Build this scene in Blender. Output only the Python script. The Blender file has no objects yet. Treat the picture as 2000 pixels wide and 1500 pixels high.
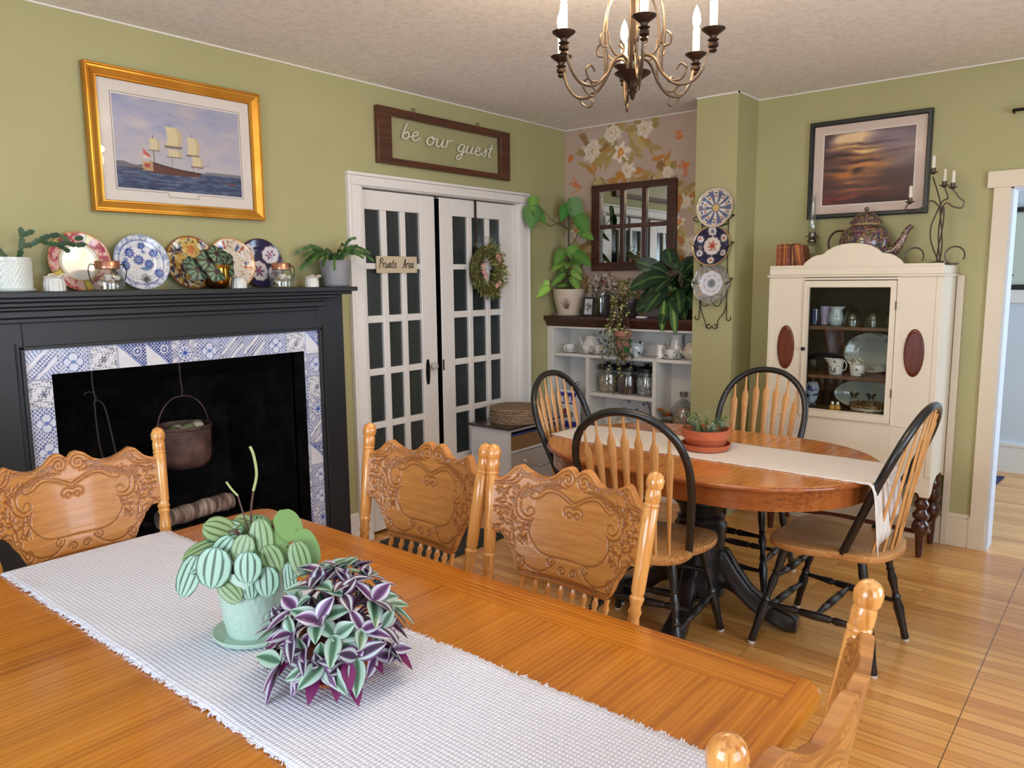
import bpy, math, random
import numpy as np
from mathutils import Matrix, Vector, noise
PI=math.pi; R=math.radians
random.seed(7); rng=np.random.default_rng(7)
sc=bpy.context.scene; COL=sc.collection
# ---------------------------------------------------------------- camera
cd=bpy.data.cameras.new('camera'); cam=bpy.data.objects.new('camera',cd); COL.objects.link(cam)
cd.sensor_width=36; cd.lens=1497.7*36/2000; cd.clip_start=.05
_r=Vector((.63590721,-.77170464,-.00969349)); _u=Vector((.11043729,.07855831,.99077353)); _f=Vector((.76382303,.63111056,-.13518076))
cam.matrix_world=Matrix(((_r.x,_u.x,-_f.x,0),(_r.y,_u.y,-_f.y,0),(_r.z,_u.z,-_f.z,1.5),(0,0,0,1)))
sc.camera=cam
# ---------------------------------------------------------------- world, daylight, exposure
w=bpy.data.worlds.new('sky'); sc.world=w; w.use_nodes=True
nt=w.node_tree; bg=nt.nodes['Background']; bg.inputs[0].default_value=(.75,.86,1,1); bg.inputs[1].default_value=.9
def area(name,loc,rot,sx,sy,power,color):
    l=bpy.data.lights.new(name,'AREA'); l.shape='RECTANGLE'; l.size=sx; l.size_y=sy; l.energy=power; l.color=color
    o=bpy.data.objects.new(name,l); o.location=loc; o.rotation_euler=rot; COL.objects.link(o); return o
DAY=(.74,.85,1.0)
# daylight entering by the windows of the two walls behind and beside the photographer, and of the next room
area('window_daylight_right',(2.3,-1.66,1.35),(R(90),0,0),1.5,1.3,30,DAY)
area('window_daylight_right',(.1,-1.66,1.35),(R(90),0,0),1.5,1.3,22,DAY)
area('window_daylight_back',(-1.56,.9,1.35),(R(90),0,R(-90)),1.7,1.3,40,DAY)
area('window_daylight_next_room',(5.9,-1.66,1.4),(R(90),0,0),1.4,1.4,38,(.60,.77,1.0))
vs=sc.view_settings; vs.view_transform='Standard'; vs.look='None'; vs.exposure=.72; vs.gamma=1; vs.use_curve_mapping=False
sc.cycles.use_denoising=True; sc.cycles.max_bounces=8; sc.cycles.sample_clamp_indirect=6; sc.cycles.caustics_reflective=False; sc.cycles.caustics_refractive=False
sc.cycles.transparent_max_bounces=16
# ---------------------------------------------------------------- colour and materials
def lin(c):
    c=c/255.; return c/12.92 if c<=.04045 else ((c+.055)/1.055)**2.4
def S(r,g,b): return (lin(r),lin(g),lin(b),1)
MATS={}
def pr(m): return m.node_tree.nodes['Principled BSDF']
def mat(name,c,rough=.5,metal=0,coat=0,spec=.5,emit=None,es=0):
    if name in MATS: return MATS[name]
    m=bpy.data.materials.new(name); m.use_nodes=True; p=pr(m)
    p.inputs['Base Color'].default_value=c; p.inputs['Roughness'].default_value=rough; p.inputs['Metallic'].default_value=metal
    p.inputs['Coat Weight'].default_value=coat; p.inputs['Coat Roughness'].default_value=.12; p.inputs['Specular IOR Level'].default_value=spec
    if emit: p.inputs['Emission Color'].default_value=emit; p.inputs['Emission Strength'].default_value=es
    MATS[name]=m; return m
def nd(m,t,**k):
    n=m.node_tree.nodes.new(t)
    for a,b in k.items(): setattr(n,a,b)
    return n
def lk(m,a,b): m.node_tree.links.new(a,b)
def coords(m,scale=(1,1,1),kind='Object',rot=(0,0,0)):
    tc=nd(m,'ShaderNodeTexCoord'); mp=nd(m,'ShaderNodeMapping'); mp.inputs['Scale'].default_value=scale; mp.inputs['Rotation'].default_value=rot
    lk(m,tc.outputs[kind],mp.inputs[0]); return mp.outputs[0]
def ramp(m,fac,stops):
    r=nd(m,'ShaderNodeValToRGB'); e=r.color_ramp.elements
    while len(e)<len(stops): e.new(.5)
    for i,(p,c) in enumerate(stops): e[i].position=p; e[i].color=c
    lk(m,fac,r.inputs[0]); return r.outputs[0]
def tex(m,kind,vec,**k):
    n=nd(m,kind)
    for a,b in k.items():
        if a in n.inputs: n.inputs[a].default_value=b
        else: setattr(n,a,b)
    lk(m,vec,n.inputs['Vector']); return n
def bump(m,h,strength=.3,dist=.01):
    b=nd(m,'ShaderNodeBump'); b.inputs['Strength'].default_value=strength; b.inputs['Distance'].default_value=dist
    lk(m,h,b.inputs['Height']); lk(m,b.outputs[0],pr(m).inputs['Normal'])
def plaster(name,c,c2=None,rough=.75,sc_=40,bs=.15):
    m=mat(name,c,rough)
    if name+'_' in MATS: return m
    MATS[name+'_']=m; v=coords(m)
    n=tex(m,'ShaderNodeTexNoise',v,Scale=sc_,Detail=4.)
    n2=tex(m,'ShaderNodeTexNoise',v,Scale=1.3,Detail=3.)
    c2=c2 or tuple(x*.88 for x in c[:3])+(1,)
    lk(m,ramp(m,n2.outputs[0],[(.3,c2),(.7,c)]),pr(m).inputs['Base Color'])
    bump(m,n.outputs[0],bs,.002); return m
def wood(name,c1,c2,c3=None,axis='y',scale=1,rough=.35,coat=.3,ring=18,bs=.08):
    """grain runs along the given object axis"""
    if name in MATS: return MATS[name]
    m=mat(name,c1,rough,coat=coat)
    s={'x':(.06,1,1),'y':(1,.06,1),'z':(1,1,.06)}[axis]
    v=coords(m,tuple(q*scale for q in s))
    n=tex(m,'ShaderNodeTexNoise',v,Scale=6,Detail=5.,Roughness=.6,Distortion=.6)
    wv=tex(m,'ShaderNodeTexWave',v,Scale=ring,Distortion=9.,Detail=3.,wave_type='BANDS')
    wv.bands_direction={'x':'Y','y':'X','z':'X'}[axis]
    wv.inputs['Detail Scale'].default_value=1.2
    fine=tex(m,'ShaderNodeTexNoise',v,Scale=90,Detail=3.)
    mx=nd(m,'ShaderNodeMath',operation='MULTIPLY_ADD'); lk(m,wv.outputs['Fac'],mx.inputs[0]); mx.inputs[1].default_value=.22
    lk(m,n.outputs[0],mx.inputs[2])
    mx2=nd(m,'ShaderNodeMath',operation='MULTIPLY_ADD'); lk(m,fine.outputs[0],mx2.inputs[0]); mx2.inputs[1].default_value=.3; lk(m,mx.outputs[0],mx2.inputs[2])
    c3=c3 or c1
    t_={'x':(.018,1,1),'y':(1,.018,1),'z':(1,1,.018)}[axis]; pv=coords(m,tuple(q*scale for q in t_)); po=tex(m,'ShaderNodeTexNoise',pv,Scale=70,Detail=2.); pw=tex(m,'ShaderNodeTexNoise',v,Scale=2.2,Detail=2.,Distortion=1.5)
    col=ramp(m,mx2.outputs[0],[(.45,c2),(.72,c1),(1,c3)])
    pm=nd(m,'ShaderNodeMath',operation='MULTIPLY'); lk(m,po.outputs[0],pm.inputs[0]); lk(m,pw.outputs[0],pm.inputs[1])
    pc_=ramp(m,pm.outputs[0],[(.27,(0,0,0,1)),(.36,(1,1,1,1))]); mp_=nd(m,'ShaderNodeMixRGB',blend_type='MULTIPLY'); lk(m,pc_,mp_.inputs[0]); lk(m,col,mp_.inputs[1]); mp_.inputs[2].default_value=(.72,.62,.5,1)
    lk(m,mp_.outputs[0],pr(m).inputs['Base Color']); bump(m,mx2.outputs[0],bs,.002)
    return m
def vcol(name,rough=.3,coat=0,metal=0,spec=.5,sub=0):
    if name in MATS: return MATS[name]
    m=mat(name,(1,1,1,1),rough,metal,coat,spec)
    a=nd(m,'ShaderNodeAttribute',attribute_name='Col'); lk(m,a.outputs[0],pr(m).inputs['Base Color'])
    if sub: pr(m).inputs['Subsurface Weight'].default_value=0
    return m
def glassy(name,tint=(.95,.97,.97,1),refl=.12,rough=.02):
    """thin clear glass: transparent with a fresnel reflection"""
    if name in MATS: return MATS[name]
    m=bpy.data.materials.new(name); m.use_nodes=True; t=m.node_tree; t.nodes.clear()
    o=t.nodes.new('ShaderNodeOutputMaterial'); mx=t.nodes.new('ShaderNodeMixShader'); tr=t.nodes.new('ShaderNodeBsdfTransparent'); g=t.nodes.new('ShaderNodeBsdfGlossy')
    f=t.nodes.new('ShaderNodeLayerWeight'); f.inputs[0].default_value=.5; pw=t.nodes.new('ShaderNodeMath'); pw.operation='POWER'; pw.inputs[1].default_value=3.2; ma=t.nodes.new('ShaderNodeMath'); ma.operation='MULTIPLY_ADD'; ma.inputs[1].default_value=.75; ma.inputs[2].default_value=refl*.35; tr.inputs[0].default_value=tint; g.inputs['Roughness'].default_value=rough
    t.links.new(f.outputs['Facing'],pw.inputs[0]); t.links.new(pw.outputs[0],ma.inputs[0]); t.links.new(ma.outputs[0],mx.inputs[0]); t.links.new(tr.outputs[0],mx.inputs[1]); t.links.new(g.outputs[0],mx.inputs[2]); t.links.new(mx.outputs[0],o.inputs[0])
    MATS[name]=m; return m
# ---------------------------------------------------------------- mesh builder
class M:
    def __init__(s): s.v=[]; s.f=[]; s.c=[]; s.T=None; s.col=None; s.used=False
    def add(s,vs,fs,cols=None):
        o=len(s.v)
        if s.T is not None: vs=[tuple(s.T@Vector(p)) for p in vs]
        s.v+=[tuple(p) for p in vs]; s.f+=[tuple(i+o for i in f) for f in fs]
        if cols is not None: s.c+=[tuple(c)[:3]+(1,) for c in cols]; s.used=True
        else:
            c=s.col or (.8,.8,.8,1); s.c+=[tuple(c)[:3]+(1,)]*len(vs)
            if s.col: s.used=True
        return s
    def box(s,x0,x1,y0,y1,z0,z1):
        return s.add([(x,y,z) for z in(z0,z1) for y in(y0,y1) for x in(x0,x1)],[(0,2,3,1),(4,5,7,6),(0,1,5,4),(1,3,7,5),(3,2,6,7),(2,0,4,6)])
    def taper(s,x0,x1,y0,y1,z0,z1,k):
        cx,cy=(x0+x1)/2,(y0+y1)/2; q=lambda a,c:c+(a-c)*k
        vs=[(x,y,z0) for y in(y0,y1) for x in(x0,x1)]+[(q(x,cx),q(y,cy),z1) for y in(y0,y1) for x in(x0,x1)]
        return s.add(vs,[(0,2,3,1),(4,5,7,6),(0,1,5,4),(1,3,7,5),(3,2,6,7),(2,0,4,6)])
    def lathe(s,prof,o=(0,0,0),n=20,a=None,sx=1,sy=1,cols=None):
        """profile of (radius, height); a = axis vector"""
        q=Vector((0,0,1)).rotation_difference(Vector(a)) if a is not None else None
        vs=[]; fs=[]; cc=[] 
        for k,(r,z) in enumerate(prof):
            r=max(r,1e-5)
            for i in range(n):
                t=2*PI*i/n; p=Vector((r*math.cos(t)*sx,r*math.sin(t)*sy,z))
                if q: p=q@p
                vs.append((p.x+o[0],p.y+o[1],p.z+o[2]))
                if cols: cc.append(cols[k])
        m=len(prof)
        for k in range(m-1):
            for i in range(n):
                j=(i+1)%n; fs.append((k*n+i,k*n+j,(k+1)*n+j,(k+1)*n+i))
        fs.append(tuple(range(n-1,-1,-1))); fs.append(tuple((m-1)*n+i for i in range(n)))
        return s.add(vs,fs,cc or None)
    def turned(s,p0,p1,prof,n=14,cols=None):
        """profile of (t 0..1 along the axis, radius)"""
        p0=Vector(p0); d=Vector(p1)-p0; L=d.length
        return s.lathe([(r,t*L) for t,r in prof],p0,n,d,cols=cols)
    def tube(s,pts,r,n=8,flat=1,cap=True):
        pts=[Vector(p) for p in pts]; m=len(pts); rs=r if isinstance(r,(list,tuple)) else [r]*m
        vs=[]; fs=[]; N=None
        for i,p in enumerate(pts):
            t=(pts[min(i+1,m-1)]-pts[max(i-1,0)])
            if t.length<1e-9: t=Vector((0,0,1))
            t.normalize()
            if N is None:
                N=t.orthogonal().normalized()
            else:
                N=(N-t*N.dot(t)); N=N.normalized() if N.length>1e-6 else t.orthogonal().normalized()
            B=t.cross(N)
            for k in range(n):
                a=2*PI*k/n; vs.append(p+(N*math.cos(a)*rs[i]+B*math.sin(a)*rs[i]*flat))
        for i in range(m-1):
            for k in range(n):
                j=(k+1)%n; fs.append((i*n+k,i*n+j,(i+1)*n+j,(i+1)*n+k))
        if cap: fs.append(tuple(range(n-1,-1,-1))); fs.append(tuple((m-1)*n+k for k in range(n)))
        return s.add([tuple(p) for p in vs],fs)
    def prism(s,poly,a,b,ax='z'):
        """closed outline extruded from a to b along ax"""
        P={'z':lambda u,v,w:(u,v,w),'y':lambda u,v,w:(u,w,v),'x':lambda u,v,w:(w,u,v)}[ax]; n=len(poly)
        vs=[P(u,v,a) for u,v in poly]+[P(u,v,b) for u,v in poly]
        fs=[tuple(range(n-1,-1,-1)),tuple(range(n,2*n))]+[(i,(i+1)%n,n+(i+1)%n,n+i) for i in range(n)]
        return s.add(vs,fs)
    def ring(s,outer,inner,a,b,ax='y'):
        """frame between two outlines with equal point counts"""
        P={'z':lambda u,v,w:(u,v,w),'y':lambda u,v,w:(u,w,v),'x':lambda u,v,w:(w,u,v)}[ax]; n=len(outer)
        vs=[P(u,v,a) for u,v in outer]+[P(u,v,a) for u,v in inner]+[P(u,v,b) for u,v in outer]+[P(u,v,b) for u,v in inner]
        fs=[]
        for i in range(n):
            j=(i+1)%n; fs+=[(i,j,n+j,n+i),(2*n+i,3*n+i,3*n+j,2*n+j),(i,2*n+i,2*n+j,j),(n+i,n+j,3*n+j,3*n+i)]
        return s.add(vs,fs)
    def grid(s,P,C=None,wrap=False):
        """P: array (nu,nv,3); C: array (nu,nv,3) of linear colours"""
        P=np.asarray(P); nu,nv=P.shape[:2]; fs=[]
        for i in range(nu-1 if not wrap else nu):
            i2=(i+1)%nu
            for j in range(nv-1): fs.append((i*nv+j,i2*nv+j,i2*nv+j+1,i*nv+j+1))
        return s.add(P.reshape(-1,3).tolist(),fs,None if C is None else np.asarray(C).reshape(-1,3).tolist())
    def ball(s,c,r,n=12,sx=1,sy=1,sz=1):
        k=max(5,n//2+1); return s.lathe([(r*math.sin(PI*i/k),-r*sz*math.cos(PI*i/k)) for i in range(k+1)],c,n,None,sx,sy)
    def build(s,name,m,parent=None,world=False,smooth=True,sharp=38,bevel=0,solid=0,loc=None,rz=0,sub=0):
        me=bpy.data.meshes.new(name); vs=s.v
        if parent is not None and world:
            q=parent; Mx=Matrix()
            while q: Mx=Matrix.Translation(q.location)@q.rotation_euler.to_matrix().to_4x4()@Mx; q=q.parent
            inv=Mx.inverted(); vs=[tuple(inv@Vector(p)) for p in vs]
        if loc is not None and world:
            inv=(Matrix.Translation(loc)@Matrix.Rotation(rz,4,'Z')).inverted(); vs=[tuple(inv@Vector(p)) for p in vs]
        me.from_pydata(vs,[],s.f)
        if s.used:
            at=me.color_attributes.new('Col','FLOAT_COLOR','POINT'); at.data.foreach_set('color',np.array(s.c,dtype=np.float32).ravel())
        if smooth:
            me.polygons.foreach_set('use_smooth',[True]*len(me.polygons)); me.set_sharp_from_angle(angle=R(sharp))
        me.materials.append(m); me.update()
        o=bpy.data.objects.new(name,me); COL.objects.link(o)
        if parent is not None: o.parent=parent
        if loc is not None: o.location=loc; o.rotation_euler=(0,0,rz)
        if solid:
            d=o.modifiers.new('solid','SOLIDIFY'); d.thickness=solid; d.offset=0
        if bevel:
            d=o.modifiers.new('bevel','BEVEL'); d.width=bevel; d.segments=2; d.limit_method='ANGLE'; d.angle_limit=R(40); d.harden_normals=False
        if sub:
            d=o.modifiers.new('sub','SUBSURF'); d.levels=sub; d.render_levels=sub
        return o
def thing(name,label,cat,loc=(0,0,0),rz=0,group=None):
    o=bpy.data.objects.new(name,None); COL.objects.link(o); o.location=loc; o.rotation_euler=(0,0,rz); o.empty_display_size=.05
    return tag(o,label,cat,group)
def tag(o,label,cat,group=None):
    o['label']=label; o['category']=cat
    if group: o['group']=group
    return o
def struct(o): o['kind']='structure'; return o
def dup(o,loc,rz=None,label=None,parent=None):
    c=o.copy(); COL.objects.link(c)
    if parent is None:
        c.location=loc
        if rz is not None: c.rotation_euler=(0,0,rz)
        if label: c['label']=label
    else: c.parent=parent
    for ch in list(o.children): dup(ch,None,parent=c)
    return c
def rect(x0,x1,z0,z1): return [(x0,z0),(x1,z0),(x1,z1),(x0,z1)]
def circ(cx,cy,r,n=24,ry=None,a0=0): return [(cx+r*math.cos(a0+2*PI*i/n),cy+(ry or r)*math.sin(a0+2*PI*i/n)) for i in range(n)]
def smoothp(pts,k=6,closed=False):
    """Catmull-Rom through points"""
    P=[Vector(p) for p in pts]; n=len(P); out=[]
    for i in range(n if closed else n-1):
        g=lambda j: P[j%n] if closed else P[min(max(j,0),n-1)]
        a,b,c,d=g(i-1),g(i),g(i+1),g(i+2)
        for t in range(k):
            t/=k; out.append(.5*((2*b)+(c-a)*t+(2*a-5*b+4*c-d)*t*t+(3*b-a-3*c+d)*t**3))
    if not closed: out.append(P[-1])
    return out
def spiral(cx,cz,r0,r1,a0,a1,n=18):
    return [(cx+(r0+(r1-r0)*i/n)*math.cos(a0+(a1-a0)*i/n),cz+(r0+(r1-r0)*i/n)*math.sin(a0+(a1-a0)*i/n)) for i in range(n+1)]
def L3(c): c=np.asarray(c,float)/255.; return np.where(c<=.04045,c/12.92,((c+.055)/1.055)**2.4)
def painted(name,m,parent,x0,x1,z0,z1,y,fn,step=.004,world=False):
    """flat panel facing local -Y with a surface pattern computed per vertex; fn(U,V in metres)->(..,3) 0..255"""
    nx=max(2,int((x1-x0)/step)); nz=max(2,int((z1-z0)/step))
    X,Z=np.meshgrid(np.linspace(x0,x1,nx),np.linspace(z0,z1,nz),indexing='ij')
    P=np.stack([X,np.full_like(X,y),Z],-1); C=L3(np.clip(fn(X-x0,Z-z0),0,255))
    b=M(); b.grid(P,C); return b.build(name,m,parent,world=world,smooth=False)
def blend(C,mask,col):
    mask=np.clip(mask,0,1)[...,None]; return C*(1-mask)+np.array(col,float)*mask
def fbm(X,Y,s=1,seed=0,o=4):
    """cheap value noise"""
    out=np.zeros_like(X); a=1; tot=0
    for k in range(o):
        g=np.random.default_rng(seed*17+k).random((64,64)); x=X*s*2**k; y=Y*s*2**k
        xi=np.floor(x).astype(int); yi=np.floor(y).astype(int); fx=x-xi; fy=y-yi; fx=fx*fx*(3-2*fx); fy=fy*fy*(3-2*fy)
        q=lambda i,j:g[(xi+i)%64,(yi+j)%64]
        out+=a*((q(0,0)*(1-fx)+q(1,0)*fx)*(1-fy)+(q(0,1)*(1-fx)+q(1,1)*fx)*fy); tot+=a; a*=.5
    return out/tot
def sdisc(X,Y,cx,cy,r,soft=.0015): return np.clip((r-np.hypot(X-cx,Y-cy))/soft+.5,0,1)
def petals(X,Y,cx,cy,r,n,depth=.35,rot=0,soft=.0015):
    a=np.arctan2(Y-cy,X-cx)-rot; rr=r*(1-depth*(.5-.5*np.cos(n*a))); return np.clip((rr-np.hypot(X-cx,Y-cy))/soft+.5,0,1)
def lens(X,Y,cx,cy,L,Wd,ang,soft=.0015):
    c,s_=math.cos(ang),math.sin(ang); u=(X-cx)*c+(Y-cy)*s_; v=-(X-cx)*s_+(Y-cy)*c; t=np.clip(1-(2*u/L)**2,0,None)
    return np.clip((Wd/2*t-np.abs(v))/soft+.5,0,1)*(np.abs(u)<L/2)
CER=vcol('glazed_ceramic',.12,coat=.4); PAINT=vcol('printed_paper',.6); MATTE=vcol('painted_matte',.7); LEAF=vcol('leaf_green',.38,spec=.4)
# ================================================================ the room
GREEN=plaster('green_wall_paint',S(178,174,128),S(169,165,120),.7,60,.12)
CEIL=mat('ceiling_paper',S(205,194,184),.85)
v=coords(CEIL); n1=tex(CEIL,'ShaderNodeTexVoronoi',v,Scale=26.); n2=tex(CEIL,'ShaderNodeTexNoise',v,Scale=60,Detail=6.)
mx=nd(CEIL,'ShaderNodeMath',operation='MULTIPLY_ADD'); lk(CEIL,n1.outputs['Distance'],mx.inputs[0]); mx.inputs[1].default_value=.5; lk(CEIL,n2.outputs[0],mx.inputs[2])
lk(CEIL,ramp(CEIL,mx.outputs[0],[(.45,S(228,223,219)),(.85,S(244,240,236))]),pr(CEIL).inputs['Base Color']); bump(CEIL,mx.outputs[0],.22,.004)
WHITE=plaster('white_gloss_trim',S(238,235,232),S(231,228,225),.35,30,.03)
CREAM=plaster('cream_trim',S(226,214,192),S(218,206,184),.4,30,.03)
COOL=plaster('cool_white_wall',S(214,222,232),S(206,215,227),.6,30,.05)
# maple strip floor, strips along world Y
FL=mat('maple_strip_floor',S(205,150,90),.28,coat=.35)
tc=nd(FL,'ShaderNodeTexCoord'); sp=nd(FL,'ShaderNodeSeparateXYZ'); cb=nd(FL,'ShaderNodeCombineXYZ'); lk(FL,tc.outputs['Object'],sp.inputs[0]); lk(FL,sp.outputs[1],cb.inputs[0]); lk(FL,sp.outputs[0],cb.inputs[1])
br=tex(FL,'ShaderNodeTexBrick',cb.outputs[0],**{'Scale':1.,'Brick Width':1.15,'Row Height':.057,'Mortar Size':.0011,'Mortar Smooth':.3,'Bias':0.})
br.offset=.37; br.offset_frequency=3; br.inputs['Color1'].default_value=S(236,182,106); br.inputs['Color2'].default_value=S(206,142,72); br.inputs['Mortar'].default_value=S(96,56,28)
mp=nd(FL,'ShaderNodeMapping'); lk(FL,tc.outputs['Object'],mp.inputs[0]); mp.inputs['Scale'].default_value=(14,.8,1)
ng=tex(FL,'ShaderNodeTexNoise',mp.outputs[0],Scale=3,Detail=6.,Distortion=.5)
mg=nd(FL,'ShaderNodeMixRGB',blend_type='MULTIPLY'); mg.inputs[0].default_value=.75; lk(FL,br.outputs[0],mg.inputs[1]); lk(FL,ramp(FL,ng.outputs[0],[(.25,S(214,196,172)),(.6,S(255,252,248))]),mg.inputs[2])
ds=nd(FL,'ShaderNodeMath',operation='COMPARE'); lk(FL,sp.outputs[1],ds.inputs[0]); ds.inputs[1].default_value=.385; ds.inputs[2].default_value=.0016
m9=nd(FL,'ShaderNodeMixRGB',blend_type='MIX'); lk(FL,ds.outputs[0],m9.inputs[0]); lk(FL,mg.outputs[0],m9.inputs[1]); m9.inputs[2].default_value=S(88,54,30); lk(FL,m9.outputs[0],pr(FL).inputs['Base Color']); bump(FL,br.outputs['Fac'],-.35,.002)
M().box(-1.7,7.0,-1.75,5.0,-.05,0).build('floor',FL,smooth=False)['kind']='structure'
M().box(-1.7,7.0,-1.75,5.0,2.58,2.64).build('ceiling',CEIL,smooth=False)['kind']='structure'
def walls(name,m,boxes):
    b=M()
    for q in boxes: b.box(*q)
    return struct(b.build(name,m,smooth=False))
Y0,Y1=3.405,3.52
walls('wall_left',GREEN,[(-1.6,1.157,Y0,Y1,0,2.58),(1.157,2.335,Y0,Y1,1.147,2.58),(2.335,2.80,Y0,Y1,0,2.58),(2.80,4.225,Y0,Y1,2.035,2.58),(4.225,4.765,Y0,Y1,0,2.58)])
X0,X1=4.765,4.90
walls('wall_far',GREEN,[(X0,X1,.585,1.95,0,2.58),(X0,X1,-.32,.585,1.95,2.58),(X0,X1,-1.7,-.32,0,2.58)])
walls('wall_column',GREEN,[(4.47,X1,1.945,2.21,0,2.58)])
walls('wall_right',GREEN,[(-1.6,4.9,-1.62,-1.5,2.05,2.58),(-1.6,4.9,-1.62,-1.5,0,.7),(-1.6,-.7,-1.62,-1.5,.7,2.05),(.9,1.5,-1.62,-1.5,.7,2.05),(3.1,4.9,-1.62,-1.5,.7,2.05)])
walls('wall_back',GREEN,[(-1.52,-1.4,-1.5,3.5,2.05,2.58),(-1.52,-1.4,-1.5,3.5,0,.7),(-1.52,-1.4,-1.5,.0,.7,2.05),(-1.52,-1.4,1.8,3.5,.7,2.05)])
# the windows of the two walls that stay behind the camera
def window(name,x0,x1,y,rz=0,loc=(0,0,0)):
    b=M(); zc=1.38
    for (a,c) in ((x0,x0+.05),(x1-.05,x1)): b.box(a,c,y-.05,y,.7,2.05)
    b.box(x0,x1,y-.05,y,2.0,2.05); b.box(x0,x1,y-.05,y,.7,.76); b.box(x0,x1,y-.05,y,zc-.02,zc+.02)
    o=b.build(name,WHITE,loc=loc,rz=rz,smooth=False); struct(o)
    c=M()
    for (a,d) in ((x0-.1,x0),(x1,x1+.1)): c.box(a,d,y+.0,y+.025,.6,2.15)
    c.box(x0-.1,x1+.1,y,y+.025,2.05,2.16); c.box(x0-.12,x1+.12,y,y+.05,.66,.7)
    c.build('window_casing',WHITE,o,smooth=False); return o
window('window_1',1.5,3.1,-1.50); window('window_2',-.7,.9,-1.50); window('window_3',-1.8,0,-1.40,rz=-PI/2)
# alcove back wall: flowered wallpaper, painted vertex by vertex on the wall's own mesh
def wallpaper(U,V):
    # U runs 0..1.2 from the left corner to the column, V from .0 (z 1.2) to 1.38 (ceiling)
    U0,V0=U,V; U=U0+(fbm(U0,V0,22,4)-.5)*.045; V=V0+(fbm(U0,V0,22,6)-.5)*.045
    C=np.ones(U.shape+(3,))*np.array([190,168,154.]); C+=(fbm(U,V,9,3)[...,None]-.5)*10
    r=np.random.default_rng(11)
    def leaf(x,y,L,Wd,a,c):
        nonlocal C
        C=blend(C,lens(U,V,x+L/2*math.cos(a),y+L/2*math.sin(a),L,Wd,a,.004)*.9,c)
        C=blend(C,lens(U,V,x+L/2*math.cos(a),y+L/2*math.sin(a),L*.95,.004,a,.002)*.5,(140,112,60))
    G=[(176,152,92),(160,140,84),(196,172,112),(186,128,62),(150,112,72)]
    def white(x,y,s_):
        nonlocal C
        for k in range(7):
            a=r.uniform(0,2*PI); leaf(x+.03*math.cos(a),y+.03*math.sin(a),s_*r.uniform(1.2,1.9),.045*r.uniform(.8,1.3),a,G[r.integers(5)])
        n=int(r.integers(6,9)); a0=r.uniform(0,1)
        for k,(rr,cc) in enumerate(((s_,(218,204,186)),(s_*.78,(230,218,202)),(s_*.55,(214,196,172)),(s_*.35,(232,220,204)))):
            C=blend(C,petals(U,V,x,y,rr,n,.3,a0+k*.35,.004),cc)
        C=blend(C,sdisc(U,V,x,y,s_*.16,.006),(206,170,110))
    def orange(x,y,s_):
        nonlocal C
        for k in range(16):
            a=r.uniform(0,2*PI); q=r.uniform(0,s_); C=blend(C,petals(U,V,x+q*math.cos(a)*.7,y+q*math.sin(a),.013,4,.5,a,.002)*.85,(214,r.integers(100,140),70))
    def narc(x,y,s_):
        nonlocal C
        C=blend(C,petals(U,V,x,y,s_,6,.45,.3,.004),(236,222,200)); C=blend(C,sdisc(U,V,x,y,s_*.38,.005),(212,140,72)); C=blend(C,sdisc(U,V,x,y,s_*.2,.004),(228,176,110))
    for (x,y) in ((.12,.28),(.5,.62),(.95,.12),(.1,.75),(.5,.16),(.98,.85),(.75,.95),(.3,1.02),(.62,1.2),(.2,.5)):
        for k in range(10):
            a=r.uniform(0,2*PI); leaf(x+r.uniform(-.09,.09),y+r.uniform(-.08,.08),r.uniform(.09,.16),r.uniform(.025,.05),a,G[r.integers(5)])
    white(.235,1.21,.085); white(.41,1.31,.075); white(.66,1.31,.07); white(.53,1.05,.06); white(.84,1.0,.045); white(1.02,.52,.07); white(.2,.12,.1); white(.98,.8,.055); white(.75,.2,.07)
    narc(.48,1.17,.07); narc(.93,.67,.05); narc(.10,.66,.06); narc(.55,.2,.07); narc(.06,.4,.05)
    orange(.05,1.17,.045); orange(.93,1.24,.05); orange(.09,.97,.06); orange(.97,1.02,.06); orange(.05,.8,.04); orange(.35,.3,.06)
    leaf(.71,1.10,.12,.045,.1,(196,128,52)); leaf(.42,1.0,.09,.05,.3,(196,128,52)); leaf(.60,.98,.11,.05,.2,(184,132,66)); leaf(.93,.36,.1,.05,1.2,(200,120,50)); leaf(.94,.85,.12,.05,-1.7,(186,122,64)); leaf(.98,.5,.1,.045,2.1,(186,122,64))
    return C
WP=vcol('flowered_wallpaper',.7)
wl=walls('wall_alcove',GREEN,[(X0+.004,X1,2.21,3.405,0,2.58)])
b=M(); nx,nz=300,345
Uu,Vv=np.meshgrid(np.linspace(0,1.195,nx),np.linspace(0,1.38,nz),indexing='ij')
b.grid(np.stack([np.full_like(Uu,X0),3.405-Uu,1.2+Vv],-1),L3(np.clip(wallpaper(Uu,Vv),0,255))); b.build('wallpaper',WP,wl,smooth=False)
# next room seen through the right doorway
walls('wall_next_room',COOL,[(6.85,7.0,-1.7,1.9,0,2.58),(4.9,6.0,-1.7,-1.6,0,.7),(4.9,7.0,-1.7,-1.6,2.1,2.58),(4.9,5.2,-1.7,-1.6,.7,2.1),(6.6,7,-1.7,-1.6,.7,2.1),(6.0,7,-1.7,-1.6,0,.7)])
walls('wall_next_room_side',COOL,[(4.9,7.0,1.85,1.95,0,2.58)])
walls('baseboard_next_room',WHITE,[(6.825,6.85,-1.6,1.85,0,.20),(6.82,6.85,-1.6,1.85,.20,.225),(6.828,6.85,-1.6,1.85,1.29,1.37),(6.822,6.85,-1.6,1.85,1.37,1.385)])
# hall behind the french doors
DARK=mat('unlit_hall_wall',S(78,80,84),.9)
walls('wall_hall',DARK,[(2.2,4.9,4.6,4.7,0,2.58),(2.5,2.6,3.52,4.6,0,2.58),(4.7,4.8,3.52,4.6,0,2.58)])
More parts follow.
